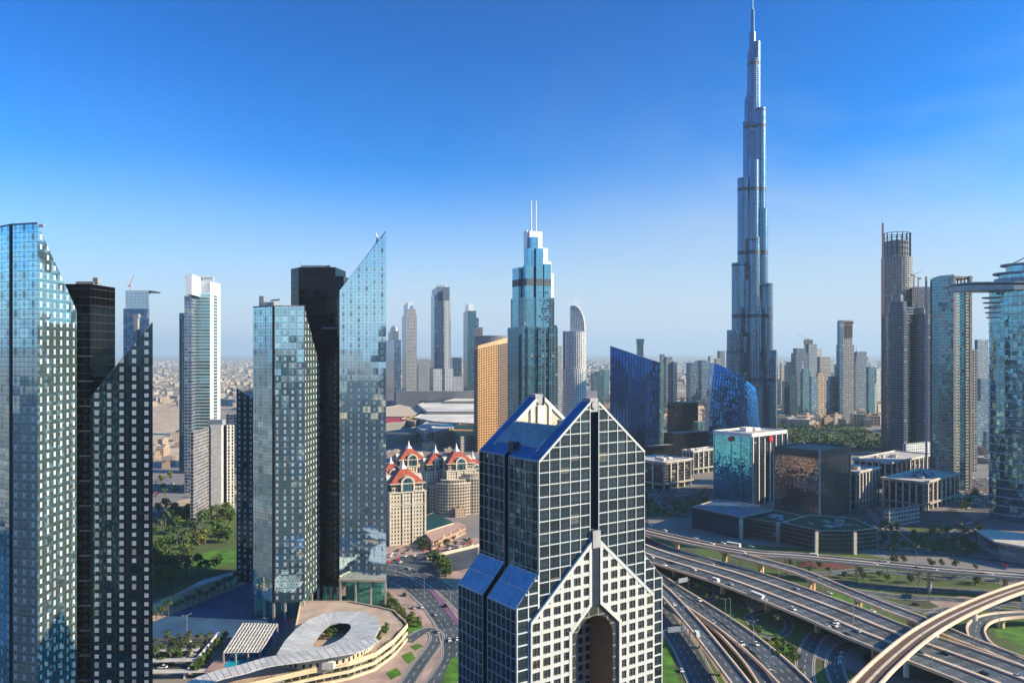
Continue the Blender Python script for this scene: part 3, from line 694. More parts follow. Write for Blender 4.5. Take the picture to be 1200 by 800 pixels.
b = MB(); cxg, cyg = xat(578, 1450), 1475; ar = [(cxg + 34 * math.cos(R(a)), cyg + 22 * math.sin(R(a))) for a in range(180, 361, 12)] + [(cxg + 34, cyg + 10), (cxg - 34, cyg + 10)]
b.prism(ar, 0, zat(393, 1450), 4, 3.8, cont=True); b.box((cxg - 26, cyg - 14, zat(393, 1450) - 1), (14, 10, 16)); b.build('curved_block', mat('grey_stone', (.30, .28, .27), .8), g)
# curved sail-topped tower beside
D = 1500
def round_tower(name, label, pl, pr, py, D, wall, crown=None, dep=1., cw=4, ch=3.8, n=24, group=None):
    a = (pr - pl) / 2 * D / F; cyy = D + a * dep; cx = xat((pl + pr) / 2, cyy)
    root = thing(name, label, 'tower', (cx, cyy, 0), group); fp = ell(cx, cyy, a, a * dep, n)
    b = MB(); b.prism(fp, 0, zat(py, D), cw, ch, cont=True, top=1); b.build('wall', [wall, ROOFW], root)
    return root, cx, cyy, a
# white tower with dome crown and side wing
r_, cx, cy_, a = round_tower('white_tower', 'pale round-shouldered tower with a quarter dome crown and twin masts', 662, 687, 388, 1500, G_WHITE, dep=.8)
for (p0, p1, py) in ((664, 689, 400),):
    pass
b = MB()
for i in range(12):
    t = i / 12; xr = 670 + 17 * math.cos(t * math.pi / 2 * .86); z0_ = zat(388 - 30 * math.sin(t * math.pi / 2), 1500); z1_ = zat(388 - 30 * math.sin((i + 1) / 12 * math.pi / 2), 1500)
    xa, xb = xat(669, 1500), xat(xr, 1500); b.prism([(xa, cy_ - 10), (xb - 3, cy_ - 12), (xb, cy_ - 6), (xb, cy_ + 10), (xa, cy_ + 10)], z0_, z1_, 3, 3.8)
b.build('dome_crown', [G_WHITE, WHITE], r_)
b = MB(); b.prism(ell(cx - a * .1, cy_ - a * .1, a * 1.12, a * .95, 22), 0, zat(432, 1500), 4, 3.8, cont=True); b.build('shoulder', [G_WHITE, ROOFW], r_)
for dx in (-1.5, 4): b = MB(); b.tube((cx + dx, cy_, zat(365, 1500)), (cx + dx, cy_, zat(345, 1500)), .7, .4, 5); b.build('mast', WHITE, r_)
b = MB(); b.prism(cbox(659.5, 661, 667, 1540, 15), 0, zat(388, 1540), 4, 3.8); b.build('grey_wing', [G_GREYT, ROOFG], r_)
# towers beyond the mall
D = 2500
def bar(name, label, specs, group=None, cat='tower'):
    """specs: (px_left, px_corner, px_right, py_top, D, theta, wall, part name[, py_bottom])"""
    f0 = cbox(*specs[0][:3], specs[0][4], specs[0][5], (specs[0][2] - specs[0][0]) * specs[0][4] / F * .8)
    root = thing(name, label, cat, (*ctr(f0), 0), group)
    for i, sp in enumerate(specs):
        fp = cbox(*sp[:3], sp[4], sp[5], max(8, (sp[2] - sp[0]) * sp[4] / F * .8)); z0 = zat(sp[8], sp[4]) if len(sp) > 8 else 0
        b = MB(); b.prism(fp, z0, zat(sp[3], sp[4]), 4.6, 4.2); b.build(sp[7], [sp[6], ROOFG], root)
    return root
r_ = bar('apartment_tower', 'tall grey and white ribbed tower with a stepped crown beyond the mall', [(505, 511, 528, 352, 2500, 12, G_WHITE, 'shaft'), (506, 512, 527, 336, 2520, 12, G_GREYT, 'crown', 352), (505, 509, 513, 345, 2490, 12, G_NAVY if 0 else G_BLUE, 'glass_bay'), (516, 519, 521, 340, 2485, 12, G_BLUE, 'glass_bay'), (503, 508, 531, 432, 2480, 12, G_WHITE, 'base')])
b = MB(); b.box((xat(517, 2530), 2540, zat(336, 2520)), (30, 20, 6)); b.build('top_frame', WHITE, r_)
r_ = bar('apartment_tower', 'slim pale teal tower with a curved shoulder at the end of the mall', [(471, 476, 488.5, 368, 2480, 12, G_PALE, 'shaft'), (473, 478, 484, 354, 2500, 12, G_BRIGHT, 'crown', 368), (474, 477, 487, 362, 2490, 12, G_PALE, 'shoulder', 368)])
r_ = bar('apartment_tower', 'slim teal glass tower behind the gold tower with a white pointed cap', [(543, 548, 558, 364, 2500, 12, G_TEAL, 'shaft'), (545, 549, 555, 356, 2510, 12, G_BRIGHT, 'crown', 364), (548, 553, 561, 372, 2530, 12, G_BLUE, 'rear_shaft')])
r_ = bar('apartment_tower', 'dark blue tower with a domed penthouse at the mirror tower edge', [(452, 462, 470, 398, 2300, 15, G_BLUE, 'shaft'), (455, 460, 467, 388, 2320, 15, G_GREYT, 'crown', 398)])
cx, cy_ = xat(461, 2320), 2340
b = MB()
for i in range(6):
    t0, t1 = i / 6 * 1.5, (i + 1) / 6 * 1.5
    b.prism(ell(cx, cy_, 13 * math.cos(t0), 13 * math.cos(t0), 12), zat(388, 2320) + 16 * math.sin(t0), zat(388, 2320) + 16 * math.sin(t1))
b.build('dome', STEEL, r_)
bar('apartment_tower', 'small blue tower standing between the ribbed tower and the gold tower', [(528, 530, 541, 419, 2900, 8, G_BLUE, 'shaft')])
bar('office_block', 'wide pale block low on the skyline beside the ribbed tower', [(487, 489, 505, 421, 3300, 8, G_PALE, 'shaft'), (488, 490, 502, 427, 3280, 8, G_PALE, 'annex')], cat='building')
bar('office_block', 'low white block beyond the mall roof and the small blue tower', [(529, 531, 543, 441, 2900, 8, G_WHITE, 'shaft')], cat='building')
# left distance towers
D = 1000
r_ = thing('white_edged_tower', 'slim white-edged tower with banded teal floors and an open white crown', 'tower', (xat(230, D), D + 20, 0))
fp = cbox(216, 222, 250, D, 8); k = D / F
b = MB(); fa = cbox(216, 221.5, 230, 1000, 8, 25); b.prism(fa, 0, zat(348, D), 4, 3.9); b.build('side_shaft', [facade('blue_grey_wall', (.18, .24, .34), (.30, .33, .40), fu=.1, fv=.2, var=.3), ROOFG], r_)
b = MB(); fb = [(xat(229.5, 998), 998), (xat(246, 1000), 1000), (xat(246, 1000), 1030), (xat(229.5, 998), 1030)]; b.prism(fb, 0, zat(345, D), 20, 3.9); b.build('banded_front', [G_BANDT, ROOFG], r_)
b = MB(); fc = [(xat(246, 1001) + .1, 1001), (xat(250, 1003), 1003), (xat(251, 1035), 1035), (xat(246, 1000) + .1, 1035)]; b.prism(fc, 0, zat(330, D), 4, 3.9); b.build('white_edge', WHITE, r_)
b = MB()
fp = [(xat(216, 1002), 1004), (xat(229, 999), 999), (xat(250, 1002), 1002), (xat(250, 1030), 1034), (xat(217, 1030), 1034)]
b.prism(fp, zat(325, D), zat(323.5, D), bottom=True, top=0); b.prism(cbox(217.5, 229, 236, 1003, 8, 6), zat(348, D), zat(325, D), top=None)
b.prism([(xat(236, 1002), 1002.5), (xat(250, 1002), 1002.5), (xat(250, 1002), 1004), (xat(236, 1002), 1004)], zat(342, D), zat(325, D), top=None); b.build('crown', facade('crown_white', (.7, .72, .75), (.8, .8, .8), fu=.05, fv=.1, var=.2, metal=.1, rough=.4, blind=0), r_)
bar('narrow_tower', 'narrow dark balcony tower standing behind the white-edged tower', [(210, 212, 220, 367, 1150, 8, G_TEAL, 'shaft')])
r_ = thing('unfinished_tower', 'pale topped blue glass tower with a small roof crane behind the slanting slab', 'tower', (xat(160, 1050), 1060, 0))
b = MB(); b.prism(cbox(144.5, 148, 175, 1050, 6), 0, zat(362, 1050), 4, 3.9); b.build('shaft', [G_BLUE, ROOFG], r_)
b = MB(); b.prism(cbox(147, 149, 176, 1052, 6), zat(362, 1050), zat(341, 1050), 5, 4, top=0); b.build('crown', facade('crown_blue', (.35, .5, .62), (.6, .63, .66), fu=.04, fv=.06, var=.2, metal=.6, blind=0), r_)
b = MB(); b.box((xat(162, 1048), 1062, zat(342, 1050)), (34, 26, 1.5)); b.build('roof_slab', DARK, r_)
b = MB(); x = xat(153, 1055); b.tube((x, 1055, zat(341, 1050)), (x, 1055, zat(333, 1050)), .6); b.tube((x - 1, 1055, zat(334, 1050)), (x + 4, 1055, zat(322, 1050)), .45); b.tube((x, 1055, zat(334, 1050)), (x - 3.5, 1055, zat(335, 1050)), .7); b.build('crane', mat('crane_orange', (.6, .25, .1), .5), r_)
# grey office complex below the white-edged tower
D = 870
r_ = thing('grey_office_block', 'grey stepped office block with white ribs at the foot of the white-edged tower', 'building', (xat(248, D), D + 15, 0))
for p, py, nm, wl in (((223, 247, 250.5, 869, 4, 22), 499, 'grid_wing', facade('grey_grid_wall', (.08, .09, .11), (.36, .34, .36), fu=.3, fv=.25, var=.3)), ((247, 250, 262, 866, 10, 20), 497, 'corner_bay', mat('pale_render', (.48, .46, .47), .8)),
                      ((258, 261, 266, 868, 30, 20), 499, 'corner_bay', BLACKG), ((262, 266, 274.5, 868, 40, 24), 498, 'ribbed_wing', facade('ribbed_cream_wall', (.10, .10, .12), (.6, .56, .5), fu=.5, fv=.2, var=.3))):
    b = MB(); b.prism(cbox(*p[:3], p[3], p[4], p[5]), 0, zat(py, p[3]), 3.5, 3.5); b.build(nm, [wl, ROOFG], r_)
b = MB(); b.box((xat(250, 872), 882, zat(499, 870)), (16, 10, 6)); b.build('roof_plant', GREY, r_)
b = MB(); b.box((xat(248, 858), 858, 6.5), (22, 12, 1.2))
for i in range(4): b.box((xat(248, 858) - 10 + i * 6.6, 853, 0), (1, 1, 6.5))
b.build('porch', CREAM, r_)
bar('small_block', 'dark small block half hidden between the grey office and the black slanting tower', [(265, 268, 292, 484, 1150, 10, G_BLUE, 'wall')], cat='building')
# --- blue sail buildings
r_ = thing('sail_tower', 'deep blue finned glass tower with a slanting top and straight sides', 'tower', (xat(745, 1200), 1215, 0))
fp = [(xat(715, 1205), 1205), (xat(736, 1196), 1196), (xat(756, 1196), 1196), (xat(773, 1204), 1204), (xat(778, 1225), 1228), (xat(745, 1250), 1255), (xat(716, 1235), 1240)]
zz = [zat(p, 1200) for p in (405, 412, 419, 424.5, 426, 415, 405)]
b = MB(); b.prism(fp, 0, zz, 4.6, 4, cont=True, top=1); b.build('wall', [G_NAVY, ROOFG], r_)
b = MB(); b.prism(grow([fp[3], (fp[3][0] + 1.5, fp[3][1] + .5), fp[4]], .2), 0, zz[3], 4, 4, top=0); b.build('edge_fin', facade('edge_teal', (.10, .3, .32), (.1, .2, .2), fu=.1, fv=.1), r_)
r_ = thing('sail_tower', 'deep blue glass building bulging like a sail in front of the supertall', 'tower', (xat(860, 1260), 1275, 0))
b = MB(); D0 = 1255; nz_ = 14; nu = 14
prof = lambda t: (830 + 7.5 * max(0, t) ** 2.2 + 0, 893 - 8 * max(0, t) ** 1.8)
top = lambda x: 425.5 + (x - 838) * (23. / 47) * (1 + .25 * ((x - 838) / 47)) if x < 886 else 452 + (x - 886) * 6
P = []
for i in range(nz_ + 1):
    t = i / nz_; row = []
    l, r2 = prof(t)
    for j in range(nu + 1):
        s_ = j / nu; px = l + (r2 - l) * s_; pt = top(px); pyb = 413 + 170 * F / D0
        py = pyb + (pt - pyb) * t; dep = D0 - 14 * math.sin(math.pi * s_) - 4 * math.sin(math.pi * t * .6)
        row.append((xat(px, D0), dep, zat(py, D0)))
    P.append(row)
for i in range(nz_):
    for j in range(nu): b.face([P[i][j], P[i][j + 1], P[i + 1][j + 1], P[i + 1][j]], [(j * 1.3, i * 4), (j * 1.3 + 1.3, i * 4), (j * 1.3 + 1.3, i * 4 + 4), (j * 1.3, i * 4 + 4)], 0, True)
B = [[(p[0], 2 * D0 + 24 - p[1], p[2]) for p in row] for row in P]
for i in range(nz_):
    for j in range(nu): b.face([B[i][j + 1], B[i][j], B[i + 1][j], B[i + 1][j + 1]], [(j * 2 + 2, i), (j * 2, i), (j * 2, i + 1), (j * 2 + 2, i + 1)], 0, True)
    for c, s2 in ((0, 1), (nu, -1)):
        q = [P[i][c], P[i + 1][c], B[i + 1][c], B[i][c]]; b.face(q if s2 > 0 else q[::-1], [(0, i), (0, i + 1), (6, i + 1), (6, i)], 0)
for j in range(nu): b.face([P[nz_][j], P[nz_][j + 1], B[nz_][j + 1], B[nz_][j]], None, 1)
b.build('wall', [facade('sail_glass', (.03, .19, .50), (.015, .05, .15), fu=.3, fv=0, var=.4, jit=.07, warp=.06, wscale=.3, bigk=0, metal=.92, frough=.25, fmetal=.5, blind=0), DARK], r_)
# --- cyan mirror block with red emblems
def corner_block(label, pl, pc, pr, D, th, ytop, wl, wr, name, roofm=ROOFW, z0=0, cat='building', cw=4.5, ch=3.9):
    fp = cbox(pl, pc, pr, D, th); root = thing(name, label, cat, (*ctr(fp), 0)); zt = zat(ytop, D)
    for i, (nm, w_) in enumerate((('front_wall', wr), ('rear_wall', wl), ('rear_wall', wr), ('side_wall', wl))):
        b = MB(); a, c = fp[i], fp[(i + 1) % 4]; L = math.dist(a, c); n = max(1, round(L / cw))
        b.face([(*a, z0), (*c, z0), (*c, zt), (*a, zt)], [(0, z0 / ch), (n, z0 / ch), (n, zt / ch), (0, zt / ch)]); b.build(nm, w_, root)
    b = MB(); b.face([(*p, zt - .4) for p in fp]); b.build('roof', roofm, root)
    return root, fp, zt
MIRC = facade('cyan_mirror', (.12, .62, 1.0), (.05, .2, .25), fu=.03, fv=.05, var=.2, jit=.02, warp=.12, wscale=.45, bigk=0, metal=.95, rough=.05, blind=0, subu=2)
NAVYW = facade('navy_wall', (.03, .06, .10), (.03, .05, .08), fu=.04, fv=.06, var=.4, metal=.7, blind=.03)
root, fp, zt = corner_block('cyan mirror glass block with red hexagon emblems and white fins', 836, 881, 922, 902, 40, 509, MIRC, NAVYW, 'mirror_block')
b = MB(); ring_parapet(b, grow(fp, .3), zt - 3, 4, 1.0); b.build('parapet', WHITE, root)
c_ = ctr(fp); b = MB(); a_ = math.atan2(fp[1][1] - fp[0][1], fp[1][0] - fp[0][0])
b.box((c_[0] - 5, c_[1], zt), (12, 9, 4.5), a_); b.box((c_[0] + 8, c_[1] + 8, zt), (10, 8, 3), a_); b.build('roof_plant', WHITE, root)
u = (Vector(fp[1]) - Vector(fp[0])).normalized(); v = (Vector(fp[3]) - Vector(fp[0])).normalized()
for t in (.02, .18, .34, .5, .66, .84, .99):
    L = (Vector(fp[1]) - Vector(fp[0])).length; q = Vector(fp[0]) + u * t * L - v * .5; b = MB(); b.box((q.x, q.y, 0), (1.1, 1.6, zt - (6 if .2 < t < .6 else 2)), a_); b.build('fin', WHITE, root)
for t in (.03, .28, .52, .97):
    L = (Vector(fp[3]) - Vector(fp[0])).length; q = Vector(fp[0]) + v * t * L - u * .1; b = MB(); b.box((q.x, q.y, 0), (.5, .5, zt - 3), a_); b.build('fin', GREY, root)
for (e, L, t, nrm, wd) in ((v, (Vector(fp[3]) - Vector(fp[0])).length, .52, -u, 3.6), (u, (Vector(fp[1]) - Vector(fp[0])).length, .5, -v, 4.3)):
    q = Vector(fp[0]) + e * t * L + nrm * 1.6; zc = zt - 7; b = MB(); d3 = Vector((e.x, e.y, 0)); n3 = Vector((nrm.x, nrm.y, 0)); ps = []
    for k in range(6): an = R(60 * k); ps.append(Vector((q.x, q.y, zc)) + d3 * wd * math.cos(an) + Vector((0, 0, wd * math.sin(an) * .9)))
    b.face([p + n3 * .4 for p in ps]); b.face([p + n3 * .4 for p in ps][::-1])
    for k in range(6): b.face([ps[k], ps[(k + 1) % 6], ps[(k + 1) % 6] + n3 * .4, ps[k] + n3 * .4])
    b.build('emblem', RED, root)
# --- brown office block + podium
BRN_L = facade('bronze_mirror', (.34, .28, .26), (.05, .04, .04), fu=.05, fv=.10, var=.25, jit=.012, warp=.09, wscale=.4, metal=.85, blind=.0, subu=2)
BRN_R = facade('bronze_ribbed_wall', (.05, .038, .034), (.12, .09, .08), fu=.4, fv=.06, var=.3, metal=.3, blind=0)
root, fp, zt = corner_block('brown glass office block with a flat brown roof above the parking podium', 907, 960.5, 996, 815, 42, 529, BRN_L, BRN_R, 'brown_block', BROWN, cw=2.4)
b = MB(); ring_parapet(b, grow(fp, .4), zt - 7, 8, 1.2); b.build('parapet', mat('brown_fascia', (.085, .065, .058), .5), root)
for i in (0, 1, 3): b = MB(); b.box((*fp[i], 0), (1.6, 1.6, zt + 1.2), R(42)); b.build('corner_post', CONC, root)
POD = facade('podium_wall', (.04, .045, .05), (.11, .10, .10), fu=.1, fv=.35, var=.4, metal=.5, blind=.03)
PODB = facade('podium_blue_wall', (.05, .11, .18), (.05, .08, .12), fu=.05, fv=.06, var=.4, metal=.8, blind=.0)
LAWNR = mat('roof_lawn', (.012, .055, .022), .9)
def podium(label, pts, h, wall, roof, stuff=True):
    fp = [(gp(px, py, h).x, gp(px, py, h).y) for px, py in pts]
    root = thing('parking_podium', label, 'building', (*ctr(fp), 0), 'podium blocks under the glass offices')
    b = MB(); b.prism(fp, 0, h, 4, 3.6, top=None); b.build('wall', wall, root)
    b = MB(); b.face([(*p, h - .3) for p in (fp if area2(fp) > 0 else fp[::-1])]); b.build('roof', roof, root)
    b = MB(); ring_parapet(b, fp, h - 1, 1.6, .8); b.build('parapet', CONC, root)
    b = MB(); roof_units(b, fp, h - .3, 5, 9, 0, int(fp[0][0])); b.build('roof_plant', GREY, root); return root, fp
podium('long dark blue podium curving along the road below the mirror block', [(811, 594), (840, 585), (888, 592), (905, 598), (868, 606)], 20, PODB, mat('podium_roof_blue', (.07, .12, .18), .5, var=.3))
podium('low brown parking block with a green roof strip between two podium blocks', [(868, 606), (905, 597), (955, 607), (920, 614)], 17, POD, LAWNR)
r_, fpp = podium('brown parking block with green roof below the brown office tower', [(916, 612), (948, 603), (1000, 607), (1027, 619), (1000, 622), (962, 622)], 18, POD, LAWNR)
for px, py, D in ((868, 608, 0), (911, 612, 0), (921, 612, 0), (956, 623, 0), (1001, 624, 0)):
    q = gp(px, py, 18); b = MB(); b.box((q.x, q.y - 1.2, 0), (3.2, 1.6, 18.6), R(20)); b.build('pillar', CONC, r_)
b = MB(); q = gp(985, 614, 18)
for dx, dy in ((0, 0), (5, 0)): b.box((q.x + dx, q.y, 17.8), (1, 22, .5), R(60))
b.build('roof_walk', CONC, r_)
# --- white-framed offices
OFF = facade('office_band_wall', (.05, .05, .06), (.10, .09, .09), fu=.04, fv=.25, var=.5, metal=.7, blind=.08)
def framed_office(label, pl, pc, pr, D, th, ytop, cols=(4, 4), dome=False, podh=8):
    fp = cbox(pl, pc, pr, D, th); root = thing('framed_office', label, 'building', (*ctr(fp), 0), 'white-framed office blocks')
    zt = zat(ytop, D); inn = grow(fp, -1.5)
    b = MB(); b.prism(inn, podh, zt - 3, 4, 3.8, top=None); b.build('glass_wall', OFF, root)
    b = MB(); b.prism(fp, zt - 4.5, zt - 2.5, top=0, bottom=True); ring_parapet(b, grow(fp, 1.6), zt - 2.5, 1.4, 2.2); b.prism(grow(fp, 1.5), zt - 3.2, zt - 2.52, top=0, bottom=True)
    b.build('roof_frame', ROOFW, root)
    a_ = math.atan2(fp[1][1] - fp[0][1], fp[1][0] - fp[0][0])
    for s_ in range(4):
        A, B = fp[s_], fp[(s_ + 1) % 4]; n = cols[s_ % 2]
        for k in range(n + (1 if s_ in (0, 3) else 0)):
            q = lerp2(lerp2(A, B, k / n), ctr(fp), .02); b = MB(); b.box((*q, 0), (1.5, 1.5, zt - 4), a_); b.build('column', mat('pale_column', (.66, .64, .60), .6), root)
    b = MB(); b.prism(grow(fp, 2.5), podh - 1.2, podh + .4, top=0, bottom=True); b.build('podium_ledge', CONC, root)
    b = MB(); b.prism(grow(fp, -3), 0, podh - 1.2, 4, 4); b.build('ground_floor', OFF, root)
    b = MB(); roof_units(b, fp, zt - 2, 6, 9, 0, int(pl)); b.build('roof_plant', ROOFW, root)
    if dome:
        c = ctr(fp); b = MB()
        for i in range(5): b.prism(ell(*c, 15 * math.cos(i * .3), 11 * math.cos(i * .3), 18, a_), zt - 2.4 + 5 * math.sin(i * .3), zt - 2.4 + 5 * math.sin(i * .3 + .3))
        b.build('skylight_dome', mat('blue_dome', (.12, .28, .42), .25, .6), root)
    return root
framed_office('dark banded office with pale corner columns just past the gabled tower', 740, 778, 810, 1000, 42, 540, (4, 3))
framed_office('office with small square windows behind the cyan mirror block', 800, 812, 842, 1130, 40, 527, (5, 3))
framed_office('narrow white-columned office at the side of the brown office block', 975, 1003, 1030, 880, 42, 551, (7, 4))
framed_office('wide white-columned office with a blue skylight dome', 1034, 1082, 1124, 865, 42, 563, (8, 6), True)
framed_office('long white-columned office at the back of its row', 1000, 1045, 1092, 1010, 42, 540, (9, 6))
# low white-roof showroom at the right
r_ = thing('showroom', 'low glass showroom with a pale pointed overhanging roof by the flyover', 'building', (gp(1180, 640, 10).x, gp(1180, 640, 10).y, 0))
ru = [gp(px, py, 16) for px, py in ((1144, 621), (1158, 620), (1230, 628), (1230, 645), (1166, 634))]
b = MB(); b.prism([(p.x, p.y) for p in ru], 14.6, 16, top=0, bottom=True); b.build('roof', mat('pale_roof', (.62, .58, .5), .6), r_)
b = MB(); b.prism(grow([(p.x, p.y) for p in ru], -3), 6, 14.6, 4, 4); b.build('glass_wall', G_BLUE, r_)
b = MB(); b.prism(grow([(p.x, p.y) for p in ru], -1.5), 5, 6, top=0, bottom=True); b.prism(grow([(p.x, p.y) for p in ru], -5), 0, 5, 4, 4); b.build('base', GREY, r_)
# --- right hand towers
r_ = thing('banded_tower', 'round teal tower ringed by white floor bands with a cantilevered roof deck', 'tower', (xat(1192, 800), 830, 0))
D = 800; cx, cy_ = xat(1200, 832), 832; a = 37 * 832 / F
RING = facade('ring_glass', (.22, .48, .58), (.04, .08, .1), fu=.06, fv=0, var=.45, jit=.025, warp=.05, wscale=.2, metal=.9, rough=.06, blind=.05)
b = MB(); b.prism(ell(cx, cy_, a, a * .85, 36), 0, zat(338, D), 4, 4.4, cont=True); b.build('wall', [RING, ROOFG], r_)
b = MB(); z = 6.
while z < zat(340, D): b.prism(ell(cx, cy_, a + .7, a * .85 + .7, 36), z, z + .8, top=0, bottom=True); z += 8.8
b.build('floor_bands', mat('ring_white', (.5, .53, .55), .5), r_)
b = MB()
for i, py in enumerate((347, 353, 359, 365, 371)): b.prism(ell(cx - (9 - i * 1.2), cy_, a + 1, a * .5, 24), zat(py, D), zat(py - 1.4, D), top=0, bottom=True)
b.build('terrace', GREY, r_)
b = MB(); dk = [(xat(1139, D), 815), (xat(1146, D), 808), (xat(1190, D), 802), (xat(1290, D), 806), (xat(1290, D), 846), (xat(1142, D), 846), (xat(1137, D), 838)]
b.prism(dk, zat(339, D), zat(333, D), top=0, bottom=True); b.prism(grow(dk, 1), zat(331, D), zat(329.5, D), top=0, bottom=True)
b.prism(ell(cx + 2, cy_, a * .9, a * .8, 30), zat(329, D), zat(323, D), top=0); b.build('roof_deck', mat('deck_metal', (.28, .33, .38), .4, .5), r_)
b = MB(); b.prism(ell(cx + 3, cy_, a * .8, a * .7, 30), zat(329, D), zat(318, D), 4, 4.4, cont=True); b.prism(ell(cx + 6, cy_, a * .68, a * .6, 30), zat(316, D), zat(307, D), 4, 4.4, cont=True); b.build('penthouse', [G_BLUE if 0 else RING, ROOFG], r_)
b = MB(); b.prism(ell(cx + 1, cy_, a * .92, a * .8, 30), zat(318, D), zat(316, D), top=0, bottom=True); b.prism(ell(cx + 4, cy_, a * .78, a * .7, 30), zat(307.5, D), zat(305.5, D), top=0, bottom=True)
b.tube((cx - 12, cy_, zat(305, D)), (cx + 2, cy_, zat(297, D)), .8); b.build('roof_rim', GREY, r_)
# balcony tower in front of them
r_ = thing('balcony_tower', 'teal tower with a curved beige crown and columns of balconies', 'tower', (xat(1115, 1000), 1015, 0)); D = 1000
fp = [(xat(1090, 1012), 1012), (xat(1100, 1002), 1002), (xat(1118, 1000), 1000), (xat(1139, 1006), 1006), (xat(1139, 1030), 1036), (xat(1092, 1036), 1040)]
b = MB(); b.prism(fp[:3] + [(fp[2][0], 1036), fp[5]], 0, [zat(p, D) for p in (326, 323, 321.5, 321.5, 326)], 3.4, 3.8, top=1); b.build('curved_wall', [facade('balcony_blue', (.14, .30, .38), (.26, .31, .33), fu=.12, fv=.24, var=.3, jit=.012), ROOFG], r_)
b = MB(); b.prism([fp[2], fp[3], fp[4], (fp[2][0], 1036)], 0, zat(334, D), 4, 3.8, top=1); b.build('balcony_wall', [facade('balcony_teal', (.12, .34, .40), (.50, .47, .40), fu=.1, fv=.36, var=.3), ROOFG], r_)
for px, w_ in ((1118.3, 3.2), (1137.5, 2.6), (1090.7, 1.4)): b = MB(); b.box((xat(px, 1001), 1001.5 if px > 1095 else 1012, 0), (w_, 3, zat(323, D))); b.build('pier', mat('beige_pier', (.52, .44, .36), .7), r_)
b = MB(); b.prism([(fp[2][0] - .5, 999.5), (xat(1140, 1004), 1004), (xat(1140, 1004), 1034), (fp[2][0] - .5, 1034)], zat(326, D), zat(323.5, D), top=0, bottom=True)
for k in range(6): b.box((xat(1119 + k * 4, 1002), 1003.5, zat(335, D)), (1.3, 1.3, 10))
b.build('crown', BROWN, r_)
bar('service_tower', 'thin beige balcony strip tower tucked behind the teal balcony tower', [(1138, 1139, 1145, 409, 1150, 8, G_STONE, 'shaft')])
# towers under construction
r_ = thing('concrete_tower', 'raw concrete tower under construction with an open frame top and a mast crane', 'tower', (xat(1050, 1400), 1420, 0)); D = 1400
RAW = facade('raw_concrete_wall', (.10, .10, .12), (.33, .28, .27), fu=.3, fv=.3, var=.5, metal=.3)
b = MB(); b.prism(ell(xat(1051, 1425), 1425, 17.5 * D / F, 24, 22), 0, zat(300, D), 5, 4, cont=True); b.build('shaft', [RAW, ROOFG], r_)
b = MB(); b.prism(ell(xat(1050, 1425), 1425, 14 * D / F, 20, 22), zat(300, D), zat(281, D), 5, 4, cont=True); b.build('upper_core', [RAW, ROOFG], r_)
b = MB()
for i in range(16):
    q = ell(xat(1051, 1425), 1425, 15 * D / F, 21, 16)[i]; b.tube((*q, zat(300, D)), (*q, zat(271, D)), .8, .8, 4)
for py in (296, 289, 283, 277, 271):
    e = ell(xat(1051, 1425), 1425, 15 * D / F, 21, 16)
    for i in range(16): b.tube((*e[i], zat(py, D)), (*e[(i + 1) % 16], zat(py, D)), .6, .6, 4)
b.build('open_frame', DARK, r_)
x = xat(1034.5, 1395); b = MB(); b.box((x, 1395, 0), (2.4, 2.4, zat(262, D))); b.build('hoist_mast', mat('mast_red', (.35, .14, .12), .6), r_)
b = MB(); b.tube((x, 1395, zat(262, D)), (x, 1395, zat(246, D)), .5, .3); b.build('antenna', WHITE, r_)
for nm, lab, px0, px1, py, D_, cols_ in (('dark_scaffold_tower', 'dark banded tower beside the raw concrete one, topped by a stubby core', 1041, 1062, 347, 1330, 1), ('dark_scaffold_tower', 'dark banded tower with pale stripe shoulders next to the teal balcony tower', 1066, 1091, 362, 1330, 1)):
    a = (px1 - px0) / 2 * D_ / F; cx = xat((px0 + px1) / 2, D_ + 20); r2 = thing(nm, lab, 'tower', (cx, D_ + 20, 0)); b = MB()
    wl = facade('dark_band_wall', (.04, .06, .09), (.11, .13, .17), fu=.05, fv=.4, var=.6, metal=.4, blind=.02)
    b.prism(ell(cx, D_ + 20, a, 22, 20), 0, zat(py + 18, D_), 4, 4, cont=True); b.prism(ell(cx, D_ + 20, a * .85, 18, 20), zat(py + 18, D_), zat(py + 6, D_), 4, 4, cont=True); b.build('shaft', [wl, ROOFG], r2)
    b = MB(); b.prism(ell(cx, D_ + 20, a * .55, 12, 12), zat(py + 6, D_), zat(py - 2, D_), 4, 4, cont=True)
    for q in (-8, 0, 8): b.tube((cx + q, D_ + 12, zat(py, D_)), (cx + q * 1.3, D_ + 12, zat(py - 7, D_)), .6)
    b.build('top_works', [RAW, ROOFG], r2)
r2 = thing('striped_tower', 'pale striped narrow tower squeezed between two dark banded towers', 'tower', (xat(1064, 1380), 1400, 0))
b = MB(); b.prism([(xat(1058, 1380), 1380), (xat(1072, 1380), 1380), (xat(1074, 1400), 1405), (xat(1058, 1400), 1405)], 0, zat(359, 1380), 30, 5); b.build('shaft', [facade('strip_wall', (.1, .13, .18), (.5, .48, .47), fu=0, fv=.4), ROOFG], r2)
b = MB(); b.prism([(xat(1069, 1390), 1390), (xat(1090, 1390), 1390), (xat(1090, 1420), 1420), (xat(1069, 1420), 1420)], zat(380, 1390), zat(336, 1390), 4, 4); b.build('rear_core', [RAW, ROOFG], r2)
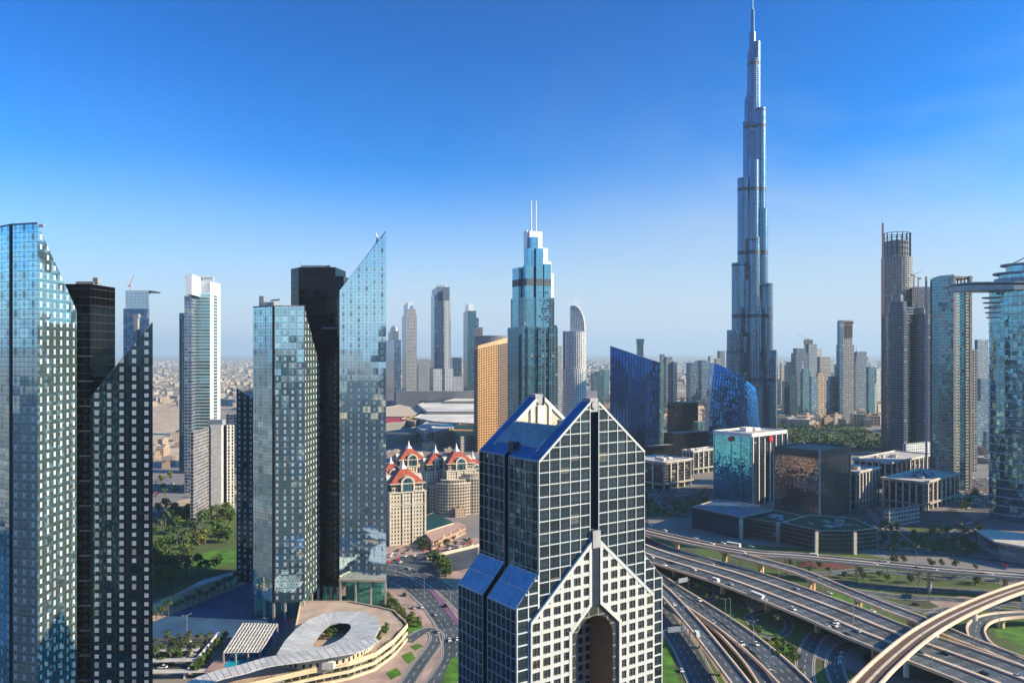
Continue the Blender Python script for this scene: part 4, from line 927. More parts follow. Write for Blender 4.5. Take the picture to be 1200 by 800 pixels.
def tower_crane(label, px, py0, py1, D, sg=1, jib=20):
    x = xat(px, D); z0, z1 = zat(py0, D), zat(py1, D); root = thing('tower_crane', label, 'crane', (x, D, z0))
    b = MB(); b.box((x, D, z0), (1.6, 1.6, z1 - z0)); b.build('mast', mat('crane_yellow', (.5, .33, .12), .6), root)
    b = MB(); b.tube((x - sg * jib * .3, D, z1), (x + sg * jib, D, z1 + jib * .45), .7, .5, 4); b.box((x - sg * jib * .3, D, z1 - 2), (4, 2, 3)); b.build('jib', mat('crane_yellow', None), root)
tower_crane('luffing crane rising between the dark banded towers', 1071, 345, 322, 1392, 1, 12)
tower_crane('second luffing crane leaning over the striped tower', 1076, 345, 326, 1392, -1, 10)
tower_crane('small site crane above the grey tower row beside the supertall', 944, 408, 397, 2290, -1, 26)
# ================================================================== ground sheet
def sheet(name, pts, z, m, kind='structure', label=None):
    b = MB(); P = [(p[0], p[1]) for p in pts]
    if area2(P) < 0: P = P[::-1]
    b.face([(*p, z) for p in P]); o = b.build(name, m); tag(o, label, None, None, kind); return o
t = NT('desert_ground')
n1 = t.noise(.0012, 6, rough=.62).outputs['Fac']; n2 = t.noise(.02, 5).outputs['Fac']; n3 = t.noise(.0035, 4).outputs['Fac']
vo = t.n('ShaderNodeTexVoronoi', feature='F1'); vo.inputs['Scale'].default_value = .012; t.put(vo.inputs['Vector'], t.obj())
sv = t.n('ShaderNodeSeparateColor'); t.put(sv.inputs[0], vo.outputs['Color'])
c = t.mix(t.rng(n1, .38, .62), (.30, .23, .16), (.44, .35, .26)); c = t.mix(t.rng(n2, .35, .7), c, (.20, .165, .13))
c = t.mix(t.math('MULTIPLY', t.math('GREATER_THAN', sv.outputs[0], .72), .6), c, (.10, .105, .11))
c = t.mix(t.math('MULTIPLY', t.math('GREATER_THAN', sv.outputs[1], .8), .55), c, (.55, .5, .45))
c = t.mix(t.rng(n3, .56, .64, 0, .7), c, (.06, .075, .04))
t.put(t.p.inputs['Base Color'], c); t.p.inputs['Roughness'].default_value = .9; DESERT = t.m
b = MB(); S = 45000; b.face([(-S, -S, 0), (S, -S, 0), (S, S, 0), (-S, S, 0)]); tag(b.build('ground', DESERT), kind='structure')
ASPH = mat('asphalt', (.070, .088, .105), .75, scale=.05, var=.32); ASPD = mat('asphalt_worn', (.10, .098, .095), .85, scale=.05, var=.25)
PAVE = mat('pink_paving', (.42, .30, .26), .8, scale=.08, var=.25); PAVG = mat('grey_paving', (.16, .18, .21), .85, scale=.012, col2=(.27, .22, .17))
GRASS = mat('lawn', (.075, .20, .015), .95, scale=.12, var=.4); GRASD = mat('lawn_dry', (.075, .15, .018), .95, scale=.03, col2=(.06, .055, .035))
FLOW = mat('flower_bed', (.22, .07, .24), .9, scale=.5, col2=(.10, .10, .08)); FLOWR = mat('red_flower_bed', (.22, .03, .03), .9, scale=.3, col2=(.05, .06, .03))
SANDL = mat('pale_sand', (.50, .40, .29), .9, scale=.03, var=.25); DIRTW = mat('plot_soil', (.24, .22, .21), .9, scale=.02, var=.3)
POOL = mat('pool_water', (.02, .35, .48), .08, 0, var=.1); MARK = mat('road_paint', (.75, .75, .72), .7, var=.1)
def px_sheet(name, pts, z, m, kind='structure', label=None):
    return sheet(name, [gp(x, y, 0) for x, y in pts], z, m, kind, label)
Z = iter([.05 + .05 * i for i in range(60)])
# broad zones
px_sheet('city_ground', [(120, 640), (120, 520), (330, 470), (1400, 470), (2600, 560), (1500, 1200), (100, 1200)], .04, PAVG)
px_sheet('garden_ground', [(150, 622), (180, 606), (300, 600), (300, 664), (180, 704), (140, 712)], .10, GRASD)
px_sheet('garden_lawn', [(215, 660), (235, 646), (282, 642), (284, 658), (240, 668)], .15, GRASS)
px_sheet('sand_plot', [(150, 530), (150, 470), (215, 470), (215, 535)], .10, SANDL)
px_sheet('plaza', [(120, 760), (150, 722), (282, 676), (345, 690), (330, 745), (250, 746), (180, 752)], .12, mat('shaded_plaza_paving', (.035, .095, .19), .7, scale=.04, var=.3))  # blue-grey paving, with the towers' shade also put into its colour
px_sheet('promenade', [(150, 728), (180, 716), (284, 674), (288, 684), (180, 728)], .16, mat('promenade_stone', (.55, .40, .28), .8))
px_sheet('car_park', [(150, 760), (180, 748), (256, 744), (228, 782), (150, 800)], .15, ASPD)
px_sheet('road', [(100, 626), (180, 600), (300, 574), (300, 584), (180, 612), (110, 640)], .16, ASPD, label=None)
px_sheet('pale_verge', [(170, 596), (300, 566), (300, 573), (175, 603)], .14, SANDL)
px_sheet('paved_field', [(330, 700), (455, 640), (560, 630), (640, 700), (640, 900), (400, 900)], .10, PAVE)
px_sheet('junction_road', [(452, 690), (448, 660), (470, 652), (540, 640), (560, 640), (560, 662), (540, 668), (520, 670), (505, 684), (500, 690)], .15, ASPH)
def road_strip(name, pts, w, z, m, label=None, kind='structure', smooth=8):
    c = spline([gp(x, y, 0) for x, y in pts], smooth); L, Rr = sides(c, w)
    b = MB()
    for i in range(len(c) - 1): b.face([(L[i].x, L[i].y, z), (Rr[i].x, Rr[i].y, z), (Rr[i + 1].x, Rr[i + 1].y, z), (L[i + 1].x, L[i + 1].y, z)][::-1])
    return tag(b.build(name, m), label, None, None, kind), c
def spline(P, k=8):
    if len(P) < 3: return [P[0].lerp(P[1], i / k) for i in range(k + 1)]
    o = []
    for i in range(len(P) - 1):
        p0, p1, p2, p3 = P[max(i - 1, 0)], P[i], P[i + 1], P[min(i + 2, len(P) - 1)]
        for j in range(k):
            t = j / k; o.append(.5 * ((2 * p1) + (p2 - p0) * t + (2 * p0 - 5 * p1 + 4 * p2 - p3) * t * t + (3 * p1 - p0 - 3 * p2 + p3) * t ** 3))
    o.append(P[-1].copy()); return o
def sides(c, w):
    L, Rr = [], []
    for i, p in enumerate(c):
        d = c[min(i + 1, len(c) - 1)] - c[max(i - 1, 0)]; d.z = 0; d.normalize(); n = Vector((-d.y, d.x, 0))
        L.append(p + n * w / 2); Rr.append(p - n * w / 2)
    return L, Rr
def strip(mb, c, off, w, z, lift=0., dash=None, mi=0):
    acc = 0.
    for i in range(len(c) - 1):
        a, b_ = c[i], c[i + 1]; d = (b_ - a); L = d.length; dd = Vector((d.x, d.y, 0)).normalized(); n = Vector((-dd.y, dd.x, 0))
        if not dash:
            def nn(j):
                e = c[min(j + 1, len(c) - 1)] - c[max(j - 1, 0)]; e.z = 0; e.normalize(); return Vector((-e.y, e.x, 0))
            n0, n1 = nn(i), nn(i + 1)
            q = [a + n0 * (off - w / 2), b_ + n1 * (off - w / 2), b_ + n1 * (off + w / 2), a + n0 * (off + w / 2)]
            mb.face([(p.x, p.y, (p.z if z is None else z) + lift) for p in q][::1], None, mi)
        else:
            s = 0.
            while s < L:
                if ((acc + s) % (dash[0] + dash[1])) < dash[0]:
                    p0 = a + d * (s / L); p1 = a + d * (min(L, s + 2) / L)
                    q = [p0 + n * (off - w / 2), p1 + n * (off - w / 2), p1 + n * (off + w / 2), p0 + n * (off + w / 2)]
                    mb.face([(p.x, p.y, (p.z if z is None else z) + lift) for p in q], None, mi)
                s += 2.
        acc += L
def ground_road(label, pts, w, z, lanes=3, m=ASPH, kerb=True, name='road'):
    o, c = road_strip(name, pts, w, z, m)
    if lanes:
        b = MB()
        for k in range(1, lanes): strip(b, c, -w / 2 + w * k / lanes, .22, z, .02, dash=(4, 6))
        for sgn in (-1, 1): strip(b, c, sgn * (w / 2 - .6), .2, z, .02)
        b.build('lane_marking', MARK, o)
    if kerb:
        for sgn in (-1, 1):
            b = MB(); strip(b, c, sgn * (w / 2 + .35), .7, z, .14)
            n = len(b.f)
            b2 = MB(); strip(b2, c, sgn * (w / 2 + .0), .02, z, .0)
            b.build('kerb', CONC, o)
    return o, c
ROADS = []; FLY = []
def gr(*a, **k): o, c = ground_road(*a, **k); ROADS.append(c); return o
# boulevard past the gabled tower
gr('', [(452, 676), (478, 684), (505, 706), (527, 735), (535, 765), (524, 790), (505, 815), (480, 850)], 16, .20, 4)
gr('', [(440, 662), (475, 668), (512, 684), (545, 712), (562, 735), (590, 790)], 14, .25, 3)
gr('', [(465, 820), (490, 782), (508, 757), (512, 745), (504, 738), (492, 742), (478, 752)], 8, .22, 2)
px_sheet('flower_median', [(500, 688), (506, 690), (530, 715), (545, 740), (538, 736), (518, 712)], .36, FLOW)
px_sheet('grass_patch', [(475, 728), (488, 726), (500, 740), (494, 748), (476, 748)], .18, GRASS)
px_sheet('grass_patch', [(528, 772), (545, 766), (600, 770), (600, 830), (505, 830)], .3, GRASS)
for q in ([(470, 768), (482, 763), (487, 771), (478, 778)], [(480, 757), (490, 754), (497, 757), (486, 762)], [(452, 788), (465, 782), (471, 790), (458, 796)]): px_sheet('grass_patch', q, .17, GRASS)
px_sheet('traffic_island', [(508, 700), (514, 705), (514, 722), (504, 745), (500, 770), (514, 775), (522, 760), (528, 742), (518, 720)], .19, PAVE)
# right of the gabled tower: ground under the interchange
px_sheet('interchange_lawn', [(755, 628), (1010, 648), (1200, 690), (1260, 900), (760, 900)], .12, GRASD)
for q in ([(775, 745), (784, 760), (806, 830), (760, 830)], [(868, 730), (905, 742), (938, 770), (940, 812), (930, 800), (890, 762)], [(1108, 706), (1140, 700), (1142, 715), (1120, 730), (1100, 722)], [(1165, 738), (1200, 730), (1215, 745), (1200, 756), (1168, 746)], [(960, 700), (985, 690), (1020, 712), (1000, 722)]): px_sheet('grass_patch', q, .17, GRASS)
for q in ([(940, 655), (1000, 660), (1000, 668), (935, 664)], [(782, 716), (800, 735), (806, 748), (790, 738)]): px_sheet('flower_bed', q, .2, FLOWR)
px_sheet('paved_lot', [(870, 700), (900, 700), (915, 715), (880, 722)], .18, PAVE)
gr('', [(750, 560), (790, 600), (845, 600), (910, 622), (1000, 640), (1090, 648), (1210, 662)], 10, .20, 2)
gr('', [(1030, 606), (1060, 622), (1110, 628), (1150, 610), (1200, 600)], 12, .20, 3)
gr('', [(1000, 600), (1016, 590), (1050, 625), (1080, 645)], 8, .26, 2)
gr('', [(950, 676), (1010, 686), (1080, 690), (1150, 693), (1260, 700)], 11, .2, 3)
gr('', [(985, 690), (1050, 699), (1120, 703), (1260, 714)], 11, .26, 3)
gr('', [(1090, 722), (1140, 712), (1260, 726)], 9, .22, 2)
gr('', [(1000, 738), (962, 742), (948, 760), (943, 785), (950, 830)], 9, .2, 2)
gr('', [(1024, 752), (990, 758), (978, 778), (986, 805), (1000, 840)], 9, .24, 2)
gr('', [(800, 690), (820, 684), (840, 694), (830, 704), (806, 702), (800, 690)], 4, .24, 0)
gr('', [(876, 722), (900, 716), (924, 728), (918, 744), (890, 742), (876, 722)], 4, .24, 0)
gr('', [(1000, 690), (1040, 706), (1085, 716), (1110, 712)], 6, .24, 2)
gr('', [(905, 664), (960, 672), (1020, 668), (1100, 676), (1260, 684)], 8, .22, 2)
px_sheet('paved_island', [(1088, 704), (1130, 698), (1150, 703), (1110, 716)], .19, PAVE)
px_sheet('paved_island', [(880, 690), (930, 686), (960, 694), (930, 706)], .19, SANDL)
px_sheet('soil_patch', [(1040, 745), (1120, 760), (1130, 800), (1030, 800), (1010, 770)], .14, DIRTW)
px_sheet('soil_patch', [(960, 740), (1040, 760), (1010, 790), (955, 770)], .14, DIRTW)
b = MB()
def glyph(poly, c, sx, sy):
    for q in poly: b.face([gp(c[0] + x * sx, c[1] + y * sy, 0) + Vector((0, 0, .3)) for x, y in q])
for (cxp, cyp, q) in ((986, 765, [[(-1, -1), (1.4, -1), (1.8, -.2), (-.8, -.1)], [(-1, -.1), (-.2, -.1), (-.4, 1), (-1.3, 1)], [(1, -.2), (1.8, -.2), (1.3, 1), (.5, 1)]]),
                      (985, 770.5, [[(-1.6, -1), (1.6, -1), (1.6, -.4), (-1.6, -.4)], [(-1.6, -.4), (-.8, -.4), (-.6, 1), (-1.4, 1)], [(.8, -.4), (1.6, -.4), (.4, 1.2), (-.6, 1.2)]]),
                      (984, 776, [[(-1.4, -1), (1.2, -1), (1.2, -.3), (-1.4, -.3)], [(-1.4, -.3), (-.7, -.3), (-.4, 1), (-1.2, 1)], [(.5, -.3), (1.2, -.3), (1.2, 1), (.5, 1)]])): glyph(q, (cxp, cyp), 1.7, 2.2)
tag(b.build('road_lettering', MARK), kind='structure')
px_sheet('district_lawn', [(1028, 618), (1060, 640), (1135, 652), (1150, 640), (1120, 622), (1070, 616)], .16, GRASD)
px_sheet('district_lawn', [(756, 590), (830, 583), (842, 592), (806, 606), (756, 606)], .16, GRASD)
for q in ([(1026, 600), (1036, 612), (1100, 632), (1145, 632), (1145, 610), (1120, 598)], [(985, 598), (1012, 596), (1034, 622), (1008, 624)], [(1130, 560), (1160, 560), (1160, 600), (1130, 598)], [(660, 540), (760, 540), (760, 640), (600, 640)], [(756, 575), (836, 568), (836, 582), (756, 590)], [(575, 600), (640, 560), (700, 700), (560, 640)]): px_sheet('district_road', q, .12, ASPD)
# ------------------------------------------------------------------ flyovers
FAS = mat('fascia_concrete', (.72, .48, .25), .75, scale=.05, var=.2); PARA = mat('parapet_concrete', (.72, .55, .41), .75, scale=.05, var=.15)
def flyover(label, pts, w, lanes=3, medians=(), pier=38, piers=True, name='flyover', thick=1.7, m=ASPH, fas=None, zebra=None, ph=1.0, lanew=None, heights=None):
    P = [gp(*p) for p in pts]; c = spline(P, 8)
    root = thing(name, label, 'flyover', (c[0].x, c[0].y, 0))
    L, Rr = sides(c, w); b = MB(); fas = fas or FAS
    for i in range(len(c) - 1):
        b.face([L[i], Rr[i], Rr[i + 1], L[i + 1]][::-1], None, 0)
    b.build('road_surface', m, root)
    b = MB()
    for i in range(len(c) - 1):
        dn = Vector((0, 0, -thick)); ins = .22
        li, lj, ri, rj = L[i], L[i + 1], Rr[i], Rr[i + 1]
        l2, m2 = li.lerp(ri, ins) + dn, lj.lerp(rj, ins) + dn; r2, s2 = ri.lerp(li, ins) + dn, rj.lerp(lj, ins) + dn
        e = Vector((0, 0, -.7)); z = Vector((0, 0, -.01))
        b.face([li + z, lj + z, lj + e, li + e][::-1]); b.face([li + e, lj + e, m2, l2][::-1]); b.face([l2, m2, s2, r2][::-1]); b.face([r2, s2, rj + e, ri + e][::-1]); b.face([ri + e, rj + e, rj + z, ri + z][::-1])
    b.build('deck', fas, root)
    for S_ in (L, Rr):
        b = MB(); sg = 1 if S_ is L else -1
        for i in range(len(c) - 1):
            a, d = S_[i], S_[i + 1]; inn0 = a.lerp(c[i], .85 / (w / 2)); inn1 = d.lerp(c[i + 1], .85 / (w / 2)); u = Vector((0, 0, ph)); o0 = a + (a - c[i]).normalized() * .06; o1 = d + (d - c[i + 1]).normalized() * .06
            dn = Vector((0, 0, -.5))
            for q in ([o0 + dn, o1 + dn, o1 + u, o0 + u], [o0 + u, o1 + u, inn1 + u, inn0 + u], [inn0 + u, inn1 + u, inn1, inn0]): b.face(q if sg < 0 else q[::-1])
        b.build('parapet', PARA, root)
    for off in medians:
        b = MB()
        for k_, (o_, hh) in enumerate(((off, .9),)):
            strip(b, c, o_, 2.1, None, hh)
            for s_ in (-1, 1):
                for i in range(len(c) - 1):
                    e0 = c[min(i + 1, len(c) - 1)] - c[max(i - 1, 0)]; e0.z = 0; e0.normalize(); n = Vector((-e0.y, e0.x, 0)); e1 = c[min(i + 2, len(c) - 1)] - c[i]; e1.z = 0; e1.normalize(); n1 = Vector((-e1.y, e1.x, 0))
                    q = [c[i] + n * (o_ + s_ * 1.05), c[i + 1] + n1 * (o_ + s_ * 1.05)]; q += [q[1] + Vector((0, 0, hh)), q[0] + Vector((0, 0, hh))]; b.face(q if s_ < 0 else q[::-1])
        b.build('median_barrier', PARA, root)
    b = MB(); edges = [-w / 2] + sorted(medians) + [w / 2]
    for e0, e1 in zip(edges, edges[1:]):
        n = max(1, round((e1 - e0 - 2) / 3.8)) if lanes else 0
        for k in range(1, n): strip(b, c, e0 + 1 + (e1 - e0 - 2) * k / n, .22, None, .03, dash=(4, 6))
        if n: strip(b, c, e0 + 1.1, .2, None, .03); strip(b, c, e1 - 1.1, .2, None, .03)
    if b.f: b.build('lane_marking', MARK, root)
    if piers:
        acc = pier * .5
        for i in range(1, len(c)):
            acc += (c[i] - c[i - 1]).length
            if acc >= pier and c[i].z > 4:
                acc = 0; d = c[i] - c[i - 1]; a_ = math.atan2(d.y, d.x); h = c[i].z - thick
                b = MB(); nn = Vector((-math.sin(a_), math.cos(a_), 0)); wc = w * .5
                if w > 30:
                    for o_ in (-w * .32, 0, w * .32):
                        q = c[i] + nn * o_; b.box((q.x, q.y, 0), (2, 3.0, h - 1.2), a_); b.box((q.x, q.y, h - 1.2), (2.4, 7, 1.15), a_)
                elif w > 8:
                    for o_ in (-1.6, 1.6): q = c[i] + nn * o_; b.box((q.x, q.y, 0), (1.8, 1.5, h - 1.4), a_)
                    b.box((c[i].x, c[i].y, h - 1.4), (2.2, wc + 1, 1.35), a_)
                b.build('pier', fas, root)
    ROADS.append(c); FLY.append(c); return root, c
flyover('wide elevated highway with three carriageways and pale barriers', [(690, 610, 9), (755, 643, 9), (865, 677, 9), (970, 716, 9), (1035, 743, 9), (1160, 789, 9), (1260, 830, 9), (1420, 900, 9)], 47, 4, (-8, 8), 42)
r1, cF = flyover('upper flyover curving along the podium blocks and on to the frame edge', [(680, 600, 15), (755, 622, 15), (862, 645, 15), (940, 652, 15), (1025, 660, 15), (1110, 668, 15), (1200, 675, 14), (1280, 682, 14), (1450, 698, 12), (1650, 718, 10)], 16, 4, (0,), 46)
flyover('branch ramp splitting off the upper flyover and diving under the rail viaduct', [(862, 650, 14.6), (930, 668, 13.5), (985, 690, 12), (1040, 712, 11), (1085, 729, 10), (1120, 745, 9.6), (1200, 776, 9), (1260, 800, 9)], 12, 3, (), 40)
flyover('curling loop ramp round a lawn by the frame edge', [(1260, 722, 6), (1200, 720, 6.5), (1160, 724, 7), (1144, 735, 7.5), (1150, 752, 8), (1175, 767, 8.5), (1215, 784, 9)], 10, 2, (), 30)
flyover('broad road nearest the highway sweeping down beside the lawns', [(740, 655, 4), (776, 683, 4), (812, 706, 4), (860, 738, 4), (905, 775, 4), (945, 815, 4)], 17, 4, (), 40, piers=False, thick=4)
flyover('middle ramp road between two pink verges', [(760, 672, 3), (800, 703, 3), (845, 738, 3), (880, 775, 3), (905, 812, 3)], 9, 2, (), 40, piers=False, thick=3, name='ramp_road')
flyover('elevated ramp carrying the white van', [(748, 668, 7), (778, 693, 7), (812, 730, 7), (845, 771, 7), (872, 806, 7)], 10, 2, (), 34, name='ramp_road')
ground_road('', [(762, 700), (786, 734), (806, 764), (826, 806)], 15, .3, 4)
px_sheet('verge', [(775, 700), (795, 715), (850, 765), (890, 830), (870, 830), (830, 770)], .2, PAVE)
# rail viaduct
def viaduct():
    pts = [(955, 870, 16), (1000, 818, 16), (1040, 776, 16), (1085, 740, 16), (1135, 713, 16), (1200, 688, 16), (1290, 664, 16), (1420, 640, 16), (1600, 618, 16)]
    root, c = flyover('curving pale rail viaduct with two tracks crossing above the highway', pts, 11.5, 0, (), 40, piers=False, name='rail_viaduct', thick=2.6, m=mat('track_bed', (.13, .10, .085), .9), fas=mat('viaduct_white', (.80, .74, .66), .6, var=.06), ph=1.3)
    for off in (-3.4, -2.0, 2.0, 3.4):
        b = MB(); strip(b, c, off, .35, None, .25); b.build('rail', mat('rust_rail', (.30, .13, .06), .6, .3), root)
    b = MB(); strip(b, c, -4.6, 1.2, None, .3); strip(b, c, 0, 1.6, None, .28); strip(b, c, 4.6, 1.2, None, .3); b.build('walkway', mat('walkway_stone', (.66, .54, .42), .8), root)
    for px, py in ((1061, 795), (1137, 740), (1193, 716), (1100, 765), (1010, 850)):
        q = gp(px, py, 0); j = min(c, key=lambda p: (p.xy - q.xy).length)
        b = MB(); b.tube((j.x, j.y, 0), (j.x, j.y, 11.6), 1.5, 1.5, 12); b.tube((j.x, j.y, 11.6), (j.x, j.y, 13.5), 1.5, 3.6, 12); b.build('pier', mat('viaduct_white', None), root)
viaduct()
# ------------------------------------------------------------------ lamp posts, gantries
lp = thing('street_lamp', 'tall twin-arm road lamp', 'street lamp', group='road lamps')
b = MB(); b.tube((0, 0, 0), (0, 0, 14), .22, .12, 6); b.build('pole', GREY, lp)
b = MB(); b.tube((0, 0, 13.6), (2.4, 0, 14.4), .1, .08, 4); b.tube((0, 0, 13.6), (-2.4, 0, 14.4), .1, .08, 4); b.box((2.6, 0, 14.3), (1.1, .4, .18)); b.box((-2.6, 0, 14.3), (1.1, .4, .18)); b.build('lamp_head', GREY, lp)
LAMPS = [(1033, 720, 9, 'beside the viaduct'), (1000, 725, 9, 0), (1000, 731, 9, 0), (964, 702, 9, 0), (1081, 765, 9, 0), (1092, 781, 9, 0), (1141, 758, 9, 0), (1146, 760, 9, 0), (850, 728, 4, 0), (856, 731, 4, 0), (883, 756, 4, 0), (902, 778, 4, 0), (801, 738, 7, 0), (826, 776, 7, 0), (1171, 738, 6, 0), (1012, 686, 0, 0), (1052, 690, 0, 0), (1076, 694, 0, 0), (915, 668, 0, 0), (912, 690, 9, 0), (868, 662, 9, 0), (497, 700, 0, 0), (528, 715, 0, 0), (219, 748, 0, 0), (467, 676, 0, 0), (1120, 690, 0, 0)]
for i, (px, py, h, _) in enumerate(LAMPS):
    o = lp if i == 0 else copy_tree(lp); q = gp(px, py, h); o.location = q; o.rotation_euler = (0, 0, random.uniform(0, 3))
    o['label'] = ('grey twin-arm lamp post standing on the elevated highway' if h == 9 else 'grey twin-arm lamp post beside the lower ramp roads' if h in (4, 7, 6) else 'grey twin-arm lamp post along a ground level road')
for lab, px, py, h, w, an in (('grey road gantry sign over the lower dual road', 793, 752, 0, 17, 15), ('pale road sign gantry below the highway beside a lawn', 800, 692, 0, 12, 30), ('lattice sign gantry over the roads behind the viaduct', 1090, 700, 0, 20, 60)):
    q = gp(px, py, h); g = thing('sign_gantry', lab, 'road sign', q); a_ = R(an)
    b = MB(); u = Vector((math.cos(a_), math.sin(a_), 0))
    for s_ in (-.5, .5): p = q + u * w * s_; b.tube(p, p + Vector((0, 0, 8)), .3, .3, 6)
    b.tube(q - u * w / 2 + Vector((0, 0, 7.6)), q + u * w / 2 + Vector((0, 0, 7.6)), .25, .25, 4); b.build('gantry_frame', STEEL, g)
    b = MB(); b.box((q.x - math.sin(a_) * -.4, q.y - .4, 6.2), (w * .7, .3, 3.2), a_); b.build('sign_panel', mat('sign_back', (.32, .36, .40), .5, .3), g)
# ------------------------------------------------------------------ vehicles
def make_car(kind, col, cm_):
    L, Wd, Hh = {'car': (4.6, 1.85, 1.45), 'suv': (4.9, 2.0, 1.8), 'van': (6.2, 2.2, 2.5), 'bus': (11.5, 2.6, 3.1)}[kind]
    root = thing('parked_car' if 0 else kind, 'vehicle', {'car': 'car', 'suv': 'car', 'van': 'van', 'bus': 'bus'}[kind])
    pm = mat(cm_ + '_paint', col, .25, .2, var=.03)
    def prof(pts, w0, w1=None, name='b', m=None, inset=0):
        b = MB(); w1 = w1 or w0; zs = [p[1] for p in pts]; z0, z1 = min(zs), max(zs)
        f = lambda p: w0 + (w1 - w0) * (p[1] - z0) / (z1 - z0)
        A = [(p[0], -f(p) / 2, p[1]) for p in pts]; B = [(p[0], f(p) / 2, p[1]) for p in pts]; n = len(pts)
        b.face(A); b.face(B[::-1])
        for i in range(n): b.face([A[(i + 1) % n], A[i], B[i], B[(i + 1) % n]])
        return b.build(name, m, root)
    h = L / 2
    if kind in ('car', 'suv'):
        prof([(-h, .35), (h, .35), (h, .72), (h - .25, .85), (h * .45, .98), (-h * .8, 1.0), (-h, .85)], Wd, Wd - .1, 'body', pm)
        prof([(-h * .75, .99), (h * .42, .97), (h * .12, Hh - .08), (-h * .5, Hh - .05)], Wd - .15, Wd - .5, 'windows', mat('car_glass', (.02, .025, .03), .08, .5))
        prof([(-h * .5, Hh - .06), (h * .12, Hh - .09), (h * .08, Hh), (-h * .46, Hh)], Wd - .5, Wd - .55, 'roof', pm)
    else:
        prof([(-h, .4), (h, .4), (h, 1.2), (h - .5, 1.5 if kind == 'van' else 1.4), (h - (.9 if kind == 'van' else .1), Hh), (-h, Hh)], Wd, Wd - .15, 'body', pm)
        prof([(-h + .3, Hh * .52), (h - .45, Hh * .52), (h - .75, Hh * .8), (-h + .3, Hh * .8)], Wd + .03, Wd - .06, 'windows', mat('car_glass', None))
    for sx in (-.62, .62):
        for sy in (-1, 1):
            b = MB(); b.tube((sx * h, sy * (Wd / 2 - .22), .34), (sx * h, sy * (Wd / 2 + .02), .34), .34, .34, 10); b.build('wheel', DARK, root)
    return root
PROTO = {}
def car(px, py, h, kind='car', cname='white', label=None, flip=False, group='vehicles on the interchange roads'):
    cols = {'white': (.8, .8, .78), 'black': (.015, .015, .017), 'silver': (.45, .46, .47), 'red': (.45, .03, .03), 'blue': (.04, .10, .25), 'yellow': (.8, .55, .05)}
    key = (kind, cname); q = gp(px, py, h); best = None
    for c in ROADS:
        for i in range(len(c) - 1):
            if abs(c[i].z - h) < 3.5:
                d = (c[i].xy - q.xy).length
                if best is None or d < best[0]: best = (d, c[i + 1] - c[i])
    a = math.atan2(best[1].y, best[1].x) if best else 0
    if key not in PROTO: PROTO[key] = make_car(kind, cols[cname], cname); o = PROTO[key]
    else: o = copy_tree(PROTO[key])
    o.location = (q.x, q.y, h + .05 + (.3 if h < 1 else 0)); o.rotation_euler = (0, 0, a + (math.pi if flip else 0)); o['label'] = label; o['group'] = group
CARS = [(813, 668, 9, 'car', 'white', 'white car on the near carriageway, first past the gabled tower'), (839, 681, 9, 'van', 'white', 'white van leading on the near highway carriageway'), (888, 700, 9, 'bus', 'white', 'long white bus on the near highway carriageway'), (929, 714, 9, 'suv', 'white', 'white car following the long white bus'), (787, 660, 9, 'car', 'black', 'black car on the near carriageway beside the gabled tower'), (856, 685, 9, 'car', 'silver', 'silver car between the white van and the bus'),
        (817, 745, 7, 'van', 'white', 'white van on the lower elevated ramp'), (790, 709, 7, 'car', 'white', 'white car on the lower ramp near the gabled tower'), (779, 622, 15, 'car', 'white', 'white car on the upper flyover by the long blue podium'), (762, 616, 15, 'car', 'white', 'white car entering the upper flyover beside the gabled tower'), (815, 631, 15, 'car', 'silver', 'silver car halfway up the upper flyover'), (860, 640, 15, 'bus', 'white', 'white bus on the upper flyover where the ramp splits off'), (847, 637, 15, 'car', 'white', 'white car just behind the flyover bus'), (880, 641, 15, 'car', 'silver', 'silver car just ahead of the flyover bus'),
        (954, 652, 15, 'van', 'white', 'white van below the green-roofed parking block'), (1032, 658, 15, 'car', 'white', 'white car on the upper flyover beyond the parking block'), (1075, 666, 15, 'car', 'black', 'black car on the upper flyover past the parking block'), (1150, 673, 14, 'car', 'black', 'black car on the upper flyover near the showroom'), (1177, 664, 14, 'suv', 'red', 'red vehicle on the upper flyover beside the showroom'),
        (1078, 766, 9, 'suv', 'black', 'black car just past the rail viaduct on the near carriageway'), (1108, 766, 9, 'suv', 'black', 'black car on the middle carriageway past the rail viaduct'), (916, 675, 0, 'car', 'white', 'white car on the ground road under the branch ramp'), (971, 696, 0, 'car', 'white', 'white car by the lawn behind the highway'), (1022, 717, 0, 'car', 'white', 'white car beside the pier between highway and branch ramp'), (1073, 709, 0, 'car', 'black', 'black car on the road behind the rail viaduct'), (933, 690, 9, 'car', 'silver', 'silver car on the far highway carriageway'),
        (788, 741, 0, 'car', 'white', 'white car just past the road gantry'), (799, 787, 0, 'car', 'white', 'white car low on the dual road by the lawn strip'), (1005, 740, 9, 'car', 'silver', 'silver car on the highway just short of the rail viaduct'), (1193, 793, 9, 'car', 'silver', 'silver car far down the highway at the frame corner'),
        (494, 712, 0, 'suv', 'white', 'white car on the boulevard beside the purple flower bed'), (474, 698, 0, 'suv', 'black', 'black car at the edge of the road shadow'), (482, 679, 0, 'car', 'white', 'white car crossing the shaded junction'), (485, 713, 0, 'car', 'silver', 'small silver car behind the white boulevard car'), (527, 751, 0, 'car', 'white', 'white car in the boulevard bend'), (536, 750, 0, 'car', 'white', 'white car next to the bend car'), (513, 741, 0, 'car', 'silver', 'silver car on the slip road'), (522, 711, 0, 'suv', 'black', 'black car beyond the purple flower bed'), (510, 721, 0, 'car', 'silver', 'silver car approaching the boulevard bend'), (478, 667, 0, 'car', 'silver', 'silver car waiting at the shaded junction'), (545, 632, 0, 'car', 'white', 'white car outside the red-roofed hotels')]
for c_ in CARS: car(*c_)
random.seed(41)
